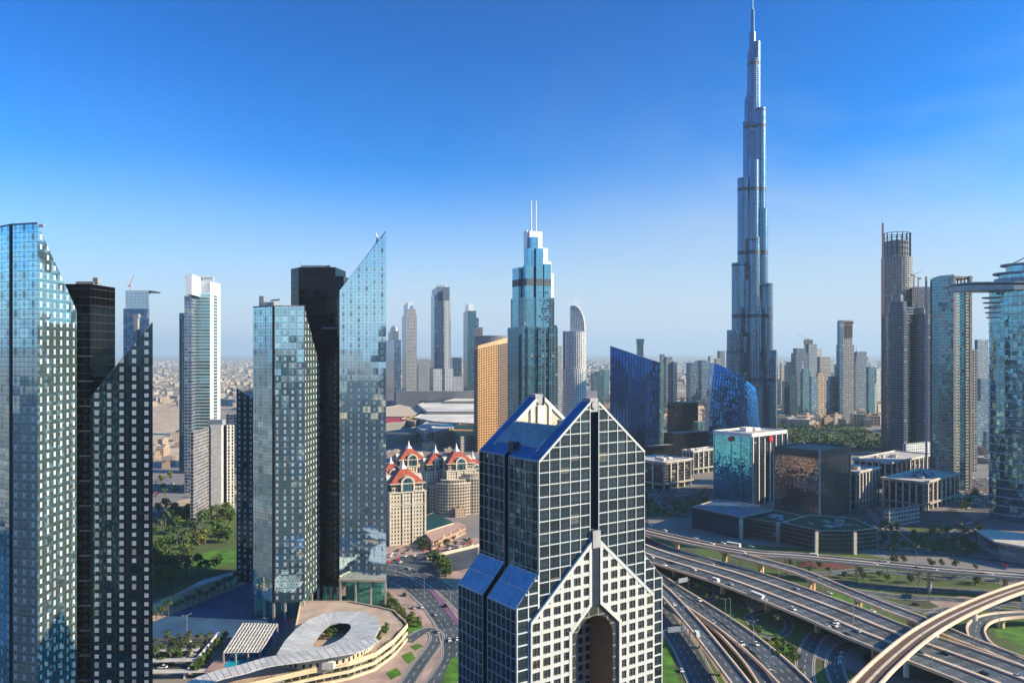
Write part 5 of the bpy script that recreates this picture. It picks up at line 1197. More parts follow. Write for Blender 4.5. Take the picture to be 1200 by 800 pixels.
for ri, n_, offs, lab in ((0, 14, (-20, -16, -12, 3, -3, 12, 16, 20), 'small car spread along the elevated highway carriageways'), (1, 7, (-5, 5), 'small car spread along the upper flyover'), (4, 9, (-6, -2, 2, 6), 'small car on the broad road nearest the highway')):
    cc = FLY[ri]
    for _ in range(n_):
        i = random.randrange(3, len(cc) - 3); d = cc[i + 1] - cc[i]; nn = Vector((-d.y, d.x, 0)).normalized(); p = cc[i] + d * random.random() + nn * random.choice(offs)
        k = random.choice([('car', 'white'), ('car', 'silver'), ('car', 'black'), ('suv', 'white')]); o = copy_tree(PROTO[k]); o.location = (p.x, p.y, p.z + .05); o.rotation_euler = (0, 0, math.atan2(d.y, d.x)); o['label'] = lab; o['group'] = 'passing traffic'
random.seed(77)
def lot(poly, n, lab, grp, ang):
    xs = [p[0] for p in poly]; ys = [p[1] for p in poly]; pts = []; tr = 0
    while len(pts) < n and tr < n * 50:
        tr += 1; x, y = random.uniform(min(xs), max(xs)), random.uniform(min(ys), max(ys))
        if not inpoly(x, y, poly): continue
        p = gp(x, y)
        if any((p - q).length < 5.5 for q in pts): continue
        pts.append(p); k = random.choice([('car', 'white'), ('car', 'silver'), ('car', 'black'), ('suv', 'white'), ('car', 'red')])
        if k not in PROTO: PROTO[k] = make_car(k[0], (.45, .03, .03) if k[1] == 'red' else (.8, .8, .78), k[1]); o = PROTO[k]
        else: o = copy_tree(PROTO[k])
        o.location = (p.x, p.y, .3); o.rotation_euler = (0, 0, R(ang + random.choice((0, 180)) + random.uniform(-4, 4))); o['label'] = lab; o['group'] = grp
def inpoly(x, y, P):
    r = False
    for i in range(len(P)):
        (x1, y1), (x2, y2) = P[i], P[i - 1]
        if (y1 > y) != (y2 > y) and x < (x2 - x1) * (y - y1) / (y2 - y1) + x1: r = not r
    return r
lot([(1100, 612), (1150, 612), (1146, 650), (1100, 632)], 34, 'small parked car in the shaded lots by the showroom', 'cars in the shaded lots', 40)
lot([(1126, 560), (1158, 560), (1160, 596), (1132, 596)], 26, 'small parked car below the teal balcony tower', 'cars below the balcony tower', 20)
lot([(1012, 612), (1034, 604), (1060, 640), (1036, 646)], 18, 'small parked car behind the green-roofed podium', 'cars behind the podium', 40)
lot([(755, 580), (832, 572), (834, 584), (755, 592)], 20, 'small parked car before the banded offices', 'cars before the offices', 10)
lot([(450, 648), (500, 640), (556, 632), (556, 640), (505, 654), (452, 664)], 34, 'small parked car on the street before the red-roofed hotels', 'cars on the hotel street', 75)
lot([(180, 566), (270, 560), (274, 570), (180, 580)], 34, 'small parked car on the bright lot by the grey office', 'cars on the bright lot', 70)
lot([(186, 758), (236, 750), (226, 772), (190, 784)], 22, 'small parked car between the shade roofs and palms', 'cars in the palm car park', 5)
# ------------------------------------------------------------------ trees
LEAF = mat('foliage', (.10, .17, .022), .8, scale=.35, col2=(.035, .065, .012)); LEAFY = mat('foliage_olive', (.24, .23, .03), .8, scale=.35, col2=(.07, .09, .015)); BARK = mat('bark', (.14, .10, .07), .9)
PALML = mat('palm_leaf', (.06, .085, .025), .7, scale=.5, col2=(.03, .04, .015))
def crown_mb(rr, r, h, n, leaf):
    b = MB(); lobes = [(Vector((rr.uniform(-.55, .55) * r, rr.uniform(-.55, .55) * r, rr.uniform(.35, .8) * h)), rr.uniform(.35, .6) * r) for _ in range(6)]
    for _ in range(n):
        c, s = rr.choice(lobes); d = Vector((rr.gauss(0, 1), rr.gauss(0, 1), rr.gauss(0, .8))).normalized() * s * rr.uniform(.55, 1.05)
        p = c + d; e = Vector((rr.gauss(0, 1), rr.gauss(0, 1), rr.gauss(0, 1))).normalized(); f = e.orthogonal().normalized(); g = e.cross(f); k = leaf * rr.uniform(.6, 1.3)
        b.face([p - f * k, p + g * k * .7, p + f * k, p - g * k * .7])
    return b
def make_tree(kind, seed, small=False):
    rr = random.Random(seed)
    root = thing('tree' if kind != 'palm' else 'palm_tree', 'tree', 'tree' if kind != 'palm' else 'palm')
    if kind == 'palm':
        b = MB(); b.tube((0, 0, 0), (.3, .1, 5), .28, .22, 6); b.tube((.3, .1, 5), (.2, 0, 7), .22, .3, 6); b.build('trunk', BARK, root)
        b = MB()
        for k in range(20):
            a = k * 2.4; el = rr.uniform(-.2, 1.1); L = rr.uniform(2.4, 3.2); d = Vector((math.cos(a), math.sin(a), 0)); n = Vector((-d.y, d.x, 0)); prev = Vector((.2, 0, 7)); w = .25
            for i in range(4):
                t = (i + 1) / 4; nx = Vector((.2, 0, 7)) + d * L * t + Vector((0, 0, L * (math.sin(el) * t - .75 * t * t))); w2 = .55 * math.sin(math.pi * min(.98, t * .8 + .1))
                b.face([prev - n * w, nx - n * w2, nx + n * w2 * 1, prev + n * w]); prev = nx; w = w2
        b.build('crown', PALML, root)
    else:
        r, h = (3.4, 6.2) if kind == 'round' else (2.2, 7.5)
        b = MB(); b.tube((0, 0, 0), (.1, 0, h * .45), .3, .2, 6)
        for k in range(4): a = k * 1.6 + seed; b.tube((.1, 0, h * (.35 + .03 * k)), (math.cos(a) * r * .5, math.sin(a) * r * .5, h * .7), .14, .05, 4)
        b.build('trunk', BARK, root)
        crown_mb(rr, r, h * 1.1, 260 if not small else 110, .55 if not small else .8).build('crown', LEAF if seed % 3 else LEAFY, root)
    return root
TP = {('round', i): make_tree('round', 10 + i) for i in range(4)}
TP.update({('tall', i): make_tree('tall', 20 + i) for i in range(2)}); TP.update({('palm', i): make_tree('palm', 30 + i) for i in range(2)})
USED = set()
def tree(p, kind, sc, label, group, z=0.):
    v = random.choice([k for k in TP if k[0] == kind]); o = TP[v] if v not in USED else copy_tree(TP[v]); USED.add(v)
    o.location = (p.x, p.y, z); s = sc * random.uniform(.8, 1.25); o.scale = (s, s, s * random.uniform(.85, 1.15)); o.rotation_euler = (0, 0, random.uniform(0, 6.28)); o['label'] = label; o['group'] = group
def inpoly(x, y, P):
    r = False
    for i in range(len(P)):
        (x1, y1), (x2, y2) = P[i], P[i - 1]
        if (y1 > y) != (y2 > y) and x < (x2 - x1) * (y - y1) / (y2 - y1) + x1: r = not r
    return r
def scatter(poly, n, kinds, sc, label, group, mind=2.5, z=0.):
    xs = [p[0] for p in poly]; ys = [p[1] for p in poly]; pts = []; tries = 0
    while len(pts) < n and tries < n * 40:
        tries += 1; x, y = random.uniform(min(xs), max(xs)), random.uniform(min(ys), max(ys))
        if not inpoly(x, y, poly): continue
        p = gp(x, y, z)
        if any((p - q).length < mind for q in pts): continue
        pts.append(p); tree(p, random.choice(kinds), sc, label, group, z)
random.seed(11)
scatter([(180, 616), (230, 606), (272, 604), (276, 640), (230, 645), (215, 662), (240, 668), (272, 662), (215, 686), (180, 700)], 60, ['round', 'round', 'round', 'tall', 'palm'], 1.9, 'bushy green garden tree beyond the long cream wall', 'garden trees', 7)
scatter([(180, 596), (275, 585), (275, 606), (180, 612)], 16, ['round'], 1.6, 'dark tree on the verge beside the far road', 'verge trees', 7)
scatter([(185, 540), (205, 545), (212, 560), (276, 566), (276, 580), (180, 592)], 16, ['round', 'tall'], 1.3, 'small dark tree around the grey office block', 'trees by the grey office', 7)
for k in range(14): t_ = k / 13; p = gp(183 + 95 * t_, 728 - 42 * t_); tree(p, 'palm', 1.05, 'short dark palm in the row before the cream wall', 'palm row on the promenade')
scatter([(180, 755), (210, 750), (248, 750), (238, 768), (180, 782)], 32, ['palm', 'palm', 'round'], .8, 'small palm between the car park shades', 'car park palms', 4)
for k in range(9): t_ = k / 8; p = gp(228 + 36 * t_, 792 - 44 * t_); tree(p, 'round', .9, 'round yellow-green tree in the row by the ramp', 'ramp row trees')
scatter([(448, 700), (460, 704), (476, 722), (470, 728), (447, 712)], 26, ['palm', 'round'], .75, 'small palm beside the tower colonnade', 'colonnade palms', 2.6)
scatter([(476, 727), (487, 726), (492, 733), (478, 740)], 7, ['round'], .8, 'small tree on the round lawn by the boulevard', 'boulevard lawn trees', 3)
scatter([(505, 655), (512, 652), (530, 672), (530, 682), (522, 682)], 12, ['round'], 1.3, 'dark tree along the hotel forecourt wall', 'forecourt trees', 4)
scatter([(455, 622), (500, 650), (553, 640), (553, 632), (500, 640)], 14, ['palm', 'round'], .9, 'small tree on the street before the red-roofed hotels', 'street trees', 5)
scatter([(758, 592), (800, 592), (832, 585), (832, 600), (800, 608), (758, 606)], 26, ['round', 'palm'], 1.2, 'tree on the lawn beside the banded offices', 'office trees', 6)
scatter([(1030, 612), (1070, 625), (1150, 618), (1150, 640), (1130, 655), (1030, 650)], 60, ['round', 'round', 'palm'], 1.1, 'dark street tree on the shaded roads by the white-columned offices', 'shaded street trees', 6)
b = MB(); rr = random.Random(5); pk = [(905, 500), (1000, 501), (1060, 525), (1000, 529), (905, 518)]
for _ in range(280):
    x, y = rr.uniform(905, 1060), rr.uniform(499, 530)
    if inpoly(x, y, pk):
        p = gp(x, y); rad = rr.uniform(4, 8)
        for k in range(26):
            d = Vector((rr.gauss(0, 1), rr.gauss(0, 1), rr.gauss(0, .7))).normalized() * rad * rr.uniform(.5, 1); q = p + d + Vector((0, 0, rad * .8 + 2)); e = Vector((rr.gauss(0, 1), rr.gauss(0, 1), rr.gauss(0, 1))).normalized(); f = e.orthogonal().normalized(); g_ = e.cross(f); w_ = rr.uniform(1.2, 2.2)
            b.face([q - f * w_, q + g_ * w_, q + f * w_, q - g_ * w_])
tag(b.build('park_foliage', LEAF), 'dense dark park trees behind the brown office block', 'trees', kind='stuff')
scatter([(1030, 590), (1130, 600), (1145, 585), (1145, 575), (1125, 600)], 12, ['round'], 1.2, 'dark tree round the domed office', 'office row trees', 6)
scatter([(872, 735), (905, 745), (935, 770), (938, 795), (925, 790), (895, 762)], 22, ['round'], .75, 'low bushy tree on the lawn between the roads', 'interchange shrubs', 3)
scatter([(900, 655), (1000, 664), (1100, 672), (1250, 684), (1250, 690), (1080, 684), (960, 676)], 34, ['round', 'palm'], .9, 'small tree between the ground roads and upper flyover', 'interchange trees', 5)
scatter([(755, 655), (800, 680), (870, 715), (930, 735), (900, 738), (820, 700), (770, 672)], 18, ['round', 'palm'], .8, 'small tree in the shade beside the highway piers', 'pier side trees', 5)
scatter([(1035, 655), (1110, 662), (1150, 668), (1040, 662)], 8, ['round'], .9, 'small tree under the upper flyover', 'flyover trees', 5)
# ------------------------------------------------------------------ terraced deck building
DECKW = facade('seam_roof', (.60, .61, .62), (.26, .27, .29), fu=.14, fv=0, metal=0., rough=.45, blind=0, var=.45, jit=.0, warp=0, frough=.5, bigk=0)
root = thing('deck_building', 'terraced cream podium with a swooping grey ring roof and long canopy', 'building', (gp(395, 745, 12).x, gp(395, 745, 12).y, 0))
O = [(324, 766), (334, 750), (347, 736), (362, 725), (380, 718), (400, 716), (423, 716), (440, 722), (446, 733), (440, 745), (428, 754), (412, 762), (385, 768), (350, 771)]
I = [(366, 757), (368, 752), (374, 744), (381, 736), (388, 731), (397, 729.5), (407, 730), (411, 732), (411, 736), (407, 741), (401, 747), (394, 751), (384, 755), (373, 758)]
b = MB(); zo = 16.
for k in range(14):
    j = (k + 1) % 14; q = [gp(*O[k], zo), gp(*O[j], zo), gp(*I[j], zo - 1.0), gp(*I[k], zo - 1.0)]
    n_ = 6; b.face(q, [(k * n_, 0), (k * n_ + n_, 0), (k * n_ + n_, 3), (k * n_, 3)]); b.face([p - Vector((0, 0, .5)) for p in q][::-1])
    b.face([gp(*O[j], zo), gp(*O[k], zo), gp(*O[k], zo) - Vector((0, 0, .8)), gp(*O[j], zo) - Vector((0, 0, .8))])
b.build('ring_roof', DECKW, root)
b = MB(); fpR = [gp(*p, zo) for p in O]; fpR = [(p.x, p.y) for p in fpR]; b.prism(grow(fpR, -2.), 9, zo - .9, 3.4, 4, top=None, cont=True); b.build('curved_wall', facade('cream_window_wall', (.04, .04, .05), (.58, .50, .38), fu=.6, fv=.5, metal=.3, blind=0), root)
b = MB(); A = spline([gp(x, y, 16.4) for x, y in ((436, 743), (415, 754), (380, 760), (338, 765), (310, 770), (282, 778), (250, 786), (222, 797), (205, 812))], 4); B_ = spline([gp(x, y, 16.4) for x, y in ((444, 750), (424, 762), (388, 769), (352, 775), (316, 780), (288, 788), (256, 796), (232, 806), (218, 820))], 4)
for k in range(len(A) - 1): q = [A[k], B_[k], B_[k + 1], A[k + 1]]; b.face(q, [(k, 0), (k, 2), (k + 1, 2), (k + 1, 0)]); b.face([p - Vector((0, 0, .5)) for p in q][::-1]); b.face([B_[k], B_[k] - Vector((0, 0, .5)), B_[k + 1] - Vector((0, 0, .5)), B_[k + 1]])
b.build('canopy', DECKW, root)
TR = [(245, 812), (300, 800), (360, 786), (410, 776), (440, 766), (462, 750), (478, 732), (462, 716), (446, 712), (410, 705), (352, 705), (340, 764), (300, 776), (250, 790), (222, 806)]
CREAMW = mat('terrace_cream', (.62, .52, .36), .7, var=.1)
for lev, (z0, z1, off) in enumerate(((0, 1.5, 0), (3.6, 5.2, .2), (7.4, 9.2, .5))):
    fp = [gp(x, y, 9) for x, y in TR]; fp = [(p.x, p.y) for p in fp]; b = MB()
    b.prism(grow(fp, off) if 0 else fp, z0, z1 - (.0 if lev < 2 else .6), top=0, bottom=True); 
    if lev == 2: ring_parapet(b, fp, z1 - .7, 1.4, .6)
    b.build('terrace_band', CREAMW, root)
    if lev < 2: b = MB(); b.prism([lerp2(p, ctr(fp), .04) for p in fp], z0 + 1, z1 + 3.2, 4, 4, top=None); b.build('terrace_wall', facade('terrace_recess', (.05, .06, .06), (.25, .22, .18), fu=.2, fv=.2, metal=.4), root)
b = MB(); fp = [gp(x, y, 9) for x, y in TR]; b.face([(p.x, p.y, 9.0) for p in fp] if area2([(p.x, p.y) for p in fp]) > 0 else [(p.x, p.y, 9.0) for p in fp][::-1]); b.build('deck_floor', mat('deck_paving', (.50, .38, .30), .8, scale=.1), root)
b = MB()
cT = ctr([gp(*t_, 9) for t_ in TR])
for i in range(0, 7):
    a, c = gp(*TR[i], 9), gp(*TR[i + 1], 9); inw = Vector((cT[0], cT[1], 9)) - (a + c) / 2; inw.z = 0; inw.normalize(); n_ = int((c - a).length / 1.1)
    for k in range(n_):
        p = a.lerp(c, k / n_)
        if math.sin(k * .35 + i) < -.45: continue
        for _ in range(24):
            q = p + inw * (random.uniform(.8, 2.8) if _ % 3 == 0 else random.uniform(-.35, .5)) + Vector((0, 0, (0, -3.75, -7.4)[_ % 3] + random.uniform(.1, 1.3))); e = .32
            b.face([q + Vector((-e, 0, 0)), q + Vector((0, -e * .3, e)), q + Vector((e, 0, 0)), q + Vector((0, e, -e * .2))])
b.build('planting', LEAF, root)
b = MB(); q = gp(385, 780, 10); b.box((q.x, q.y, 9), (6, 4, 3.4)); b.box((q.x + 1, q.y, 12.4), (2, 2, 1)); b.build('roof_box', WHITE, root)
random.seed(5)
scatter([(432, 752), (446, 742), (456, 732), (452, 745), (440, 756)], 14, ['round'], .55, 'low bush against the curved deck wall', 'deck bushes', 1.6, 9)
scatter([(380, 750), (386, 742), (398, 735), (405, 736), (396, 744)], 8, ['round'], .6, 'small tree inside the ring roof opening', 'courtyard trees', 1.8, 9)
# pool terrace pavilion
root = thing('pool_pavilion', 'flat lattice-roofed pavilion beside the turquoise pool', 'building', gp(295, 750, 0))
P = [gp(*p, 9) for p in ((262, 765), (285, 730), (325, 731), (305, 764))]; fp = [(p.x, p.y) for p in P]
b = MB(); b.prism(grow(fp, -.3), 8.5, 8.8, top=0, bottom=True); b.build('roof_glass', mat('lattice_gap', (.08, .10, .12), .4, .3), root); b = MB()
for k in range(12): a, c = lerp2(fp[0], fp[3], k / 11), lerp2(fp[1], fp[2], k / 11); b.tube((*a, 9.15), (*c, 9.15), .4, .4, 4)
for k in range(9): a, c = lerp2(fp[0], fp[1], k / 8), lerp2(fp[3], fp[2], k / 8); b.tube((*a, 9.2), (*c, 9.2), .22, .22, 4)
b.build('lattice_roof', mat('lattice_white', (.66, .65, .62), .6), root)
for k in range(4):
    for s_ in (0, 1): q = lerp2(lerp2(fp[0], fp[3], k / 3), lerp2(fp[1], fp[2], k / 3), s_); b = MB(); b.box((*q, 0), (.7, .7, 8.6)); b.build('column', CONC, root)
b = MB(); b.prism([lerp2(p, ctr(fp), .2) for p in fp], 0, 8.4, 3, 4); b.build('wall', G_BLUE, root)
root = thing('swimming_pool', 'small turquoise swimming pool on a pink terrace', 'pool', gp(272, 776, 0))
P = [gp(*p, 4) for p in ((240, 786), (256, 768), (315, 768), (300, 786))]; b = MB(); b.prism([(p.x, p.y) for p in P], 0, 4, top=0); b.build('terrace', PAVE, root)
P = [gp(*p, 4) for p in ((262, 781), (268, 772), (298, 772), (288, 781))]; b = MB(); b.prism([(p.x, p.y) for p in P], 3.9, 4.1, top=0); b.build('water', POOL, root)
root = thing('long_wall', 'long cream wall with a flat-roofed lodge along the garden edge', 'wall', gp(230, 698, 0))
b = MB(); 
for i in range(10): a, c = gp(165 + 115 * i / 10, 724 - 44 * i / 10), gp(165 + 115 * (i + 1) / 10, 724 - 44 * (i + 1) / 10); m_ = (a + c) / 2; b.box((m_.x, m_.y, 0), ((c - a).length, .6, 7 if i > 1 else 6), math.atan2(c.y - a.y, c.x - a.x))
b.build('wall', mat('wall_cream', (.60, .48, .32), .8, var=.1), root)
P = [gp(*p, 5) for p in ((205, 696), (235, 680), (276, 668), (279, 674), (240, 686))]; b = MB(); b.prism([(p.x, p.y) for p in P], 0, 5, top=0); b.build('lodge', ROOFW, root)
for i, (px, py, w_) in enumerate(((196, 772, 34), (205, 760, 26), (200, 785, 40))):
    q = gp(px, py, 4); s_ = thing('shade_canopy', ('upper', 'short white', 'lowest')[i] + ' car park shade roof among the palms', 'shade', q, 'car park shades')
    b = MB(); b.box((q.x, q.y, 3.4), (w_, 5, .25), .05); b.build('roof', ROOFW, s_)
    for k in (-.4, 0, .4): b = MB(); b.tube((q.x + k * w_, q.y, 0), (q.x + k * w_, q.y, 3.4), .12); b.build('post', GREY, s_)
root = thing('ramp_wall', 'straight white ramp wall climbing between the car park and tree row', 'wall', gp(235, 770, 0))
a, c = gp(216, 795), gp(256, 746); m_ = (a + c) / 2; b = MB(); b.box((m_.x, m_.y, 0), ((c - a).length, 1.0, 3.0), math.atan2(c.y - a.y, c.x - a.x)); b.build('wall', WHITE, root)
# ------------------------------------------------------------------ red-roofed hotels
RTILE = mat('red_tile', (.38, .085, .05), .7, scale=.4, var=.25); HOT = facade('hotel_wall', (.06, .06, .06), (.60, .53, .42), fu=.55, fv=.45, metal=.3, blind=0, var=.4)
HOTB = facade('hotel_balcony_wall', (.05, .055, .06), (.50, .43, .33), fu=.3, fv=.4, metal=.3, blind=0, var=.4)
HSTONE = mat('hotel_stone', (.62, .55, .44), .75)
def hotel(label, px, pyb, w, zt, th, wings=()):
    c = gp(px, pyb, 0); c.y += w * .7; root = thing('red_roofed_hotel', label, 'building', (c.x, c.y, 0), 'cream hotel towers with red tiled roofs'); a_ = R(th)
    sq = lambda s: [(c.x + x * s / 2 * math.cos(a_) - y * s / 2 * math.sin(a_), c.y + x * s / 2 * math.sin(a_) + y * s / 2 * math.cos(a_)) for x, y in ((-1, -1), (1, -1), (1, 1), (-1, 1))]
    b = MB(); b.prism(sq(w), 0, zt - 11, 2.8, 3.3, top=1); b.build('wall', [HOT, HSTONE], root)
    S = sq(w)
    b = MB()
    for i in range(4):
        for t in (0, .36, .64): q = lerp2(S[i], S[(i + 1) % 4], t); b.box((*q, 0), (1.6, 1.6, zt - 10), a_)
    b.build('corner_bays', HSTONE, root)
    b = MB(); b.prism(sq(w + 2.2), zt - 11, zt - 10, top=0, bottom=True); b.prism(sq(w + 1.2), zt - 22, zt - 21.2, top=0, bottom=True); b.prism(sq(w - 4), zt - 10, zt - 3.4, 2.6, 3.3, wall=1, top=0)
    b.prism(sq(w + 1), zt - 3.4, zt - 2.6, top=0, bottom=True); b.build('cornice', [HSTONE, HOTB], root)
    b = MB(); R1 = sq(w - .5); R2 = sq(w * .22); zr = zt + w * .26
    for i in range(4): j = (i + 1) % 4; b.face([(*R1[i], zt - 2.5), (*R1[j], zt - 2.5), (*R2[j], zr), (*R2[i], zr)])
    b.face([(*p, zr) for p in R2]); b.build('roof', RTILE, root)
    b = MB(); b.tube((c.x, c.y, zr), (c.x, c.y, zr + 2.5), w * .13, w * .07, 8); b.tube((c.x, c.y, zr + 2.5), (c.x, c.y, zr + 9), w * .055, .06, 8); b.build('finial', WHITE, root)
    for i in (0, 1, 3):
        A, B = Vector(S[i]), Vector(S[(i + 1) % 4]); m_ = (A + B) / 2; d = (B - A).normalized(); n = Vector((d.y, -d.x)); r = w * .2
        b = MB(); g = MB(); prev = None
        for k in range(11):
            an = math.pi * k / 10; o_ = m_ + d * r * math.cos(an); i_ = m_ + d * r * .76 * math.cos(an); zo_, zi_ = zt - 3 + r * math.sin(an), zt - 3 + r * .76 * math.sin(an)
            cur = (o_ + n * .4, i_ + n * .4, zo_, zi_, o_ - n * w * .2)
            if prev:
                b.face([(*prev[0], prev[2]), (*cur[0], cur[2]), (*cur[1], cur[3]), (*prev[1], prev[3])]); b.face([(*prev[0], prev[2]), (*prev[4], prev[2]), (*cur[4], cur[2]), (*cur[0], cur[2])])
                g.face([(*(m_ + n * .2), zt - 3), (*(prev[1] - n * .2), prev[3]), (*(cur[1] - n * .2), cur[3])])
            prev = cur
        q = m_ - n * .2; b.box((*(m_ + d * r * .88), zt - 11), (r * .24, 1.6, 8), math.atan2(d.y, d.x)); b.box((*(m_ - d * r * .88), zt - 11), (r * .24, 1.6, 8), math.atan2(d.y, d.x))
        b.build('arched_dormer', WHITE if 0 else HSTONE, root)
        g.face([(*(m_ + d * r * .76 + n * .2), zt - 10), (*(m_ - d * r * .76 + n * .2), zt - 10), (*(m_ - d * r * .76 + n * .2), zt - 3), (*(m_ + d * r * .76 + n * .2), zt - 3)][::-1]); g.build('dormer_glass', G_TEAL, root)
    for (ox, oy, rw, hh) in wings:
        b = MB(); f_ = ell(c.x + ox, c.y + oy, rw, rw * .62, 20, a_); b.prism(f_, 0, hh, 3, 3.3, cont=True, top=1); b.prism([lerp2(p, ctr(f_), .2) for p in f_], hh, hh + 4, 3, 3.3, cont=True, top=1)
        b.build('curved_wing', [HOTB, HSTONE], root)
        b = MB(); ring_parapet(b, grow(f_, .4), hh - .4, 1.4, .6); b.build('balustrade', HSTONE, root)
hotel('front red-roofed cream hotel tower beside the mirror tower edge', 468, 640, 32, 57, 24)
hotel('red-roofed hotel tower farthest back, above a round pale terrace', 476, 592, 31, 53, 24, ((4, -14, 19, 32), (-14, -6, 15, 36)))
hotel('slim red-roofed hotel tower in the middle of the group', 508, 601, 29, 54, 24)
hotel('red-roofed hotel tower with a bulging curved balcony front', 533, 603, 31, 56, 24, ((0, -15, 21, 33), (20, -8, 16, 38), (-16, -9, 13, 29)))
hotel('small red-roofed hotel tower at the gabled tower edge', 553, 596, 25, 46, 24)
hotel('low red-roofed hotel block half hidden by the mirror tower edge', 455, 598, 25, 42, 24)
root = thing('hotel_forecourt', 'low pink hotel annex with a green glass roof and arcade', 'building', gp(512, 625, 0))
P = [gp(*p, 9) for p in ((493, 606), (508, 600), (532, 612), (500, 622))]; b = MB(); b.prism([(p.x, p.y) for p in P], 0, 9, 4, 4, top=None); b.build('wall', HOT, root)
b = MB(); b.face([Vector((p.x, p.y, 8.8)) for p in P][::-1] if area2([(p.x, p.y) for p in P]) < 0 else [Vector((p.x, p.y, 8.8)) for p in P]); b.build('roof', mat('green_glass_roof', (.03, .14, .13), .3, .5), root)
P = [gp(*p, 8) for p in ((498, 624), (536, 611), (546, 615), (506, 634))]; b = MB(); b.prism([(p.x, p.y) for p in P], 0, 8, 3, 4, top=1); b.build('arcade', [facade('pink_arcade', (.05, .05, .06), (.50, .30, .22), fu=.4, fv=.4, metal=.2), mat('pink_roof', (.5, .33, .27), .8)], root)
root = thing('boundary_wall', 'low pale boundary wall across the hotel street', 'wall', gp(530, 650, 0))
a, c = gp(500, 655), gp(562, 640); m_ = (a + c) / 2; b = MB(); b.box((m_.x, m_.y, 0), ((c - a).length, 1.0, 2.6), math.atan2(c.y - a.y, c.x - a.x)); b.build('wall', CREAM, root)
# ------------------------------------------------------------------ mall
def slab_building(label, pts, h, wall, roof, name='mall_block', group='mall blocks', z0=0):
    fp = [(gp(x, y, h).x, gp(x, y, h).y) for x, y in pts]; root = thing(name, label, 'building', (*ctr(fp), 0), group)
    b = MB(); b.prism(fp, z0, h, 5, 5, top=None); b.build('wall', wall, root); b = MB(); b.face([(*p, h - .5) for p in (fp if area2(fp) > 0 else fp[::-1])]); b.build('roof', roof, root)
    b = MB(); ring_parapet(b, fp, h - 1, 1.5, .8); b.build('parapet', ROOFW, root); return root, fp
MG = mat('mall_grey', (.27, .24, .24), .85, scale=.01, var=.2); MW = facade('mall_wall', (.10, .12, .15), (.28, .26, .24), fu=.5, fv=.4, metal=.2, blind=0); RW = mat('mall_roof_white', (.72, .68, .60), .7, scale=.02, var=.2)
slab_building('huge blank grey mall block under the far towers', [(464, 458.5), (640, 458.5), (700, 458), (464, 458)], 60, MG, MG)
b_ = [('white angular mall roof with dark skylights', [(490, 474), (510, 466), (556, 466), (600, 474), (560, 482), (500, 482)], 34, RW), ('cream flat mall roof left of the angular white one', [(448, 478), (470, 474), (500, 480), (480, 488), (448, 488)], 26, mat('mall_cream', (.58, .46, .33), .8)), ('red mall roof by the mirror tower edge', [(450, 487), (470, 484), (482, 488), (474, 494), (450, 496)], 24, mat('mall_red', (.42, .03, .06), .7)), ('yellow-beige mall roof next to the red one', [(470, 491), (480, 486), (492, 489), (486, 494)], 25, mat('mall_yellow', (.55, .33, .08), .7)), ('long pale mall roof in front of the angular one', [(485, 489), (500, 482), (556, 484), (600, 490), (556, 496), (510, 494)], 28, RW), ('blue-grey mall hall with stepped roofs', [(488, 500), (505, 492), (530, 494), (528, 504), (500, 508)], 26, GREY), ('orange-topped mall pavilion near the gold tower', [(528, 502), (540, 496), (556, 497), (556, 510), (540, 512)], 26, mat('mall_orange', (.60, .32, .08), .7)), ('dark low mall wing behind the hotel roofs', [(450, 506), (488, 500), (495, 506), (450, 514)], 18, mat('dark_roof', (.08, .09, .11), .8)), ('pale mall annex left of the gold tower foot', [(505, 500), (530, 496), (532, 500), (510, 506)], 30, RW), ('white terminal roof beyond the angular one', [(520, 470), (556, 462), (610, 464), (600, 470)], 40, RW)]
for lab, pts, h, rf in b_: slab_building(lab, pts, h, MW, rf)
for px, py, h in ((505, 470, 36), (524, 469, 36), (540, 470, 36)): q = gp(px, py, h); tag(MB().box((q.x, q.y, h - 3), (44, 60, 3.6), .5).build('skylight', mat('skylight_dark', (.06, .08, .1), .3, .5)), 'dark tilted skylight on the white angular mall roof', 'skylight', 'mall skylights')
# ------------------------------------------------------------------ skyline behind
random.seed(23)
WALLS = [G_GREYT, G_BLUE, G_STONE, G_PALE, G_TEAL]
def sky_tower(px, w, py, D, label, wall=None, th=None, steps=1, top=None, group='far skyline towers'):
    th = th if th is not None else random.uniform(8, 35); wall = wall or random.choice(WALLS); x0 = px - w / 2; xc = px - w * random.uniform(.1, .3); x1 = px + w / 2
    specs = []; 
    for s in range(steps):
        f = s / max(1, steps) * .45; specs.append((x0 + w * f / 2, xc * (1 - f) + px * f, x1 - w * f / 2, py + (steps - 1 - s) * (w * .28) + (0), D + s * 4, th, wall, 'shaft') + (() if s == 0 else (py + (steps - s) * w * .28 + 1,)))
    r = bar('skyline_tower', label, specs, group)
    if top == 'spire': b = MB(); x = xat(px, D); b.tube((x, D + 20, zat(py, D)), (x, D + 20, zat(py - 9, D)), 1.6, .5, 5); b.build('spire', STEEL, r)
    if top == 'frame': b = MB(); x = xat(px, D); b.box((x, D + 20, zat(py, D) - 1), (w * D / F * .6, 14, 14)); b.build('top_frame', RAW, r)
    return r
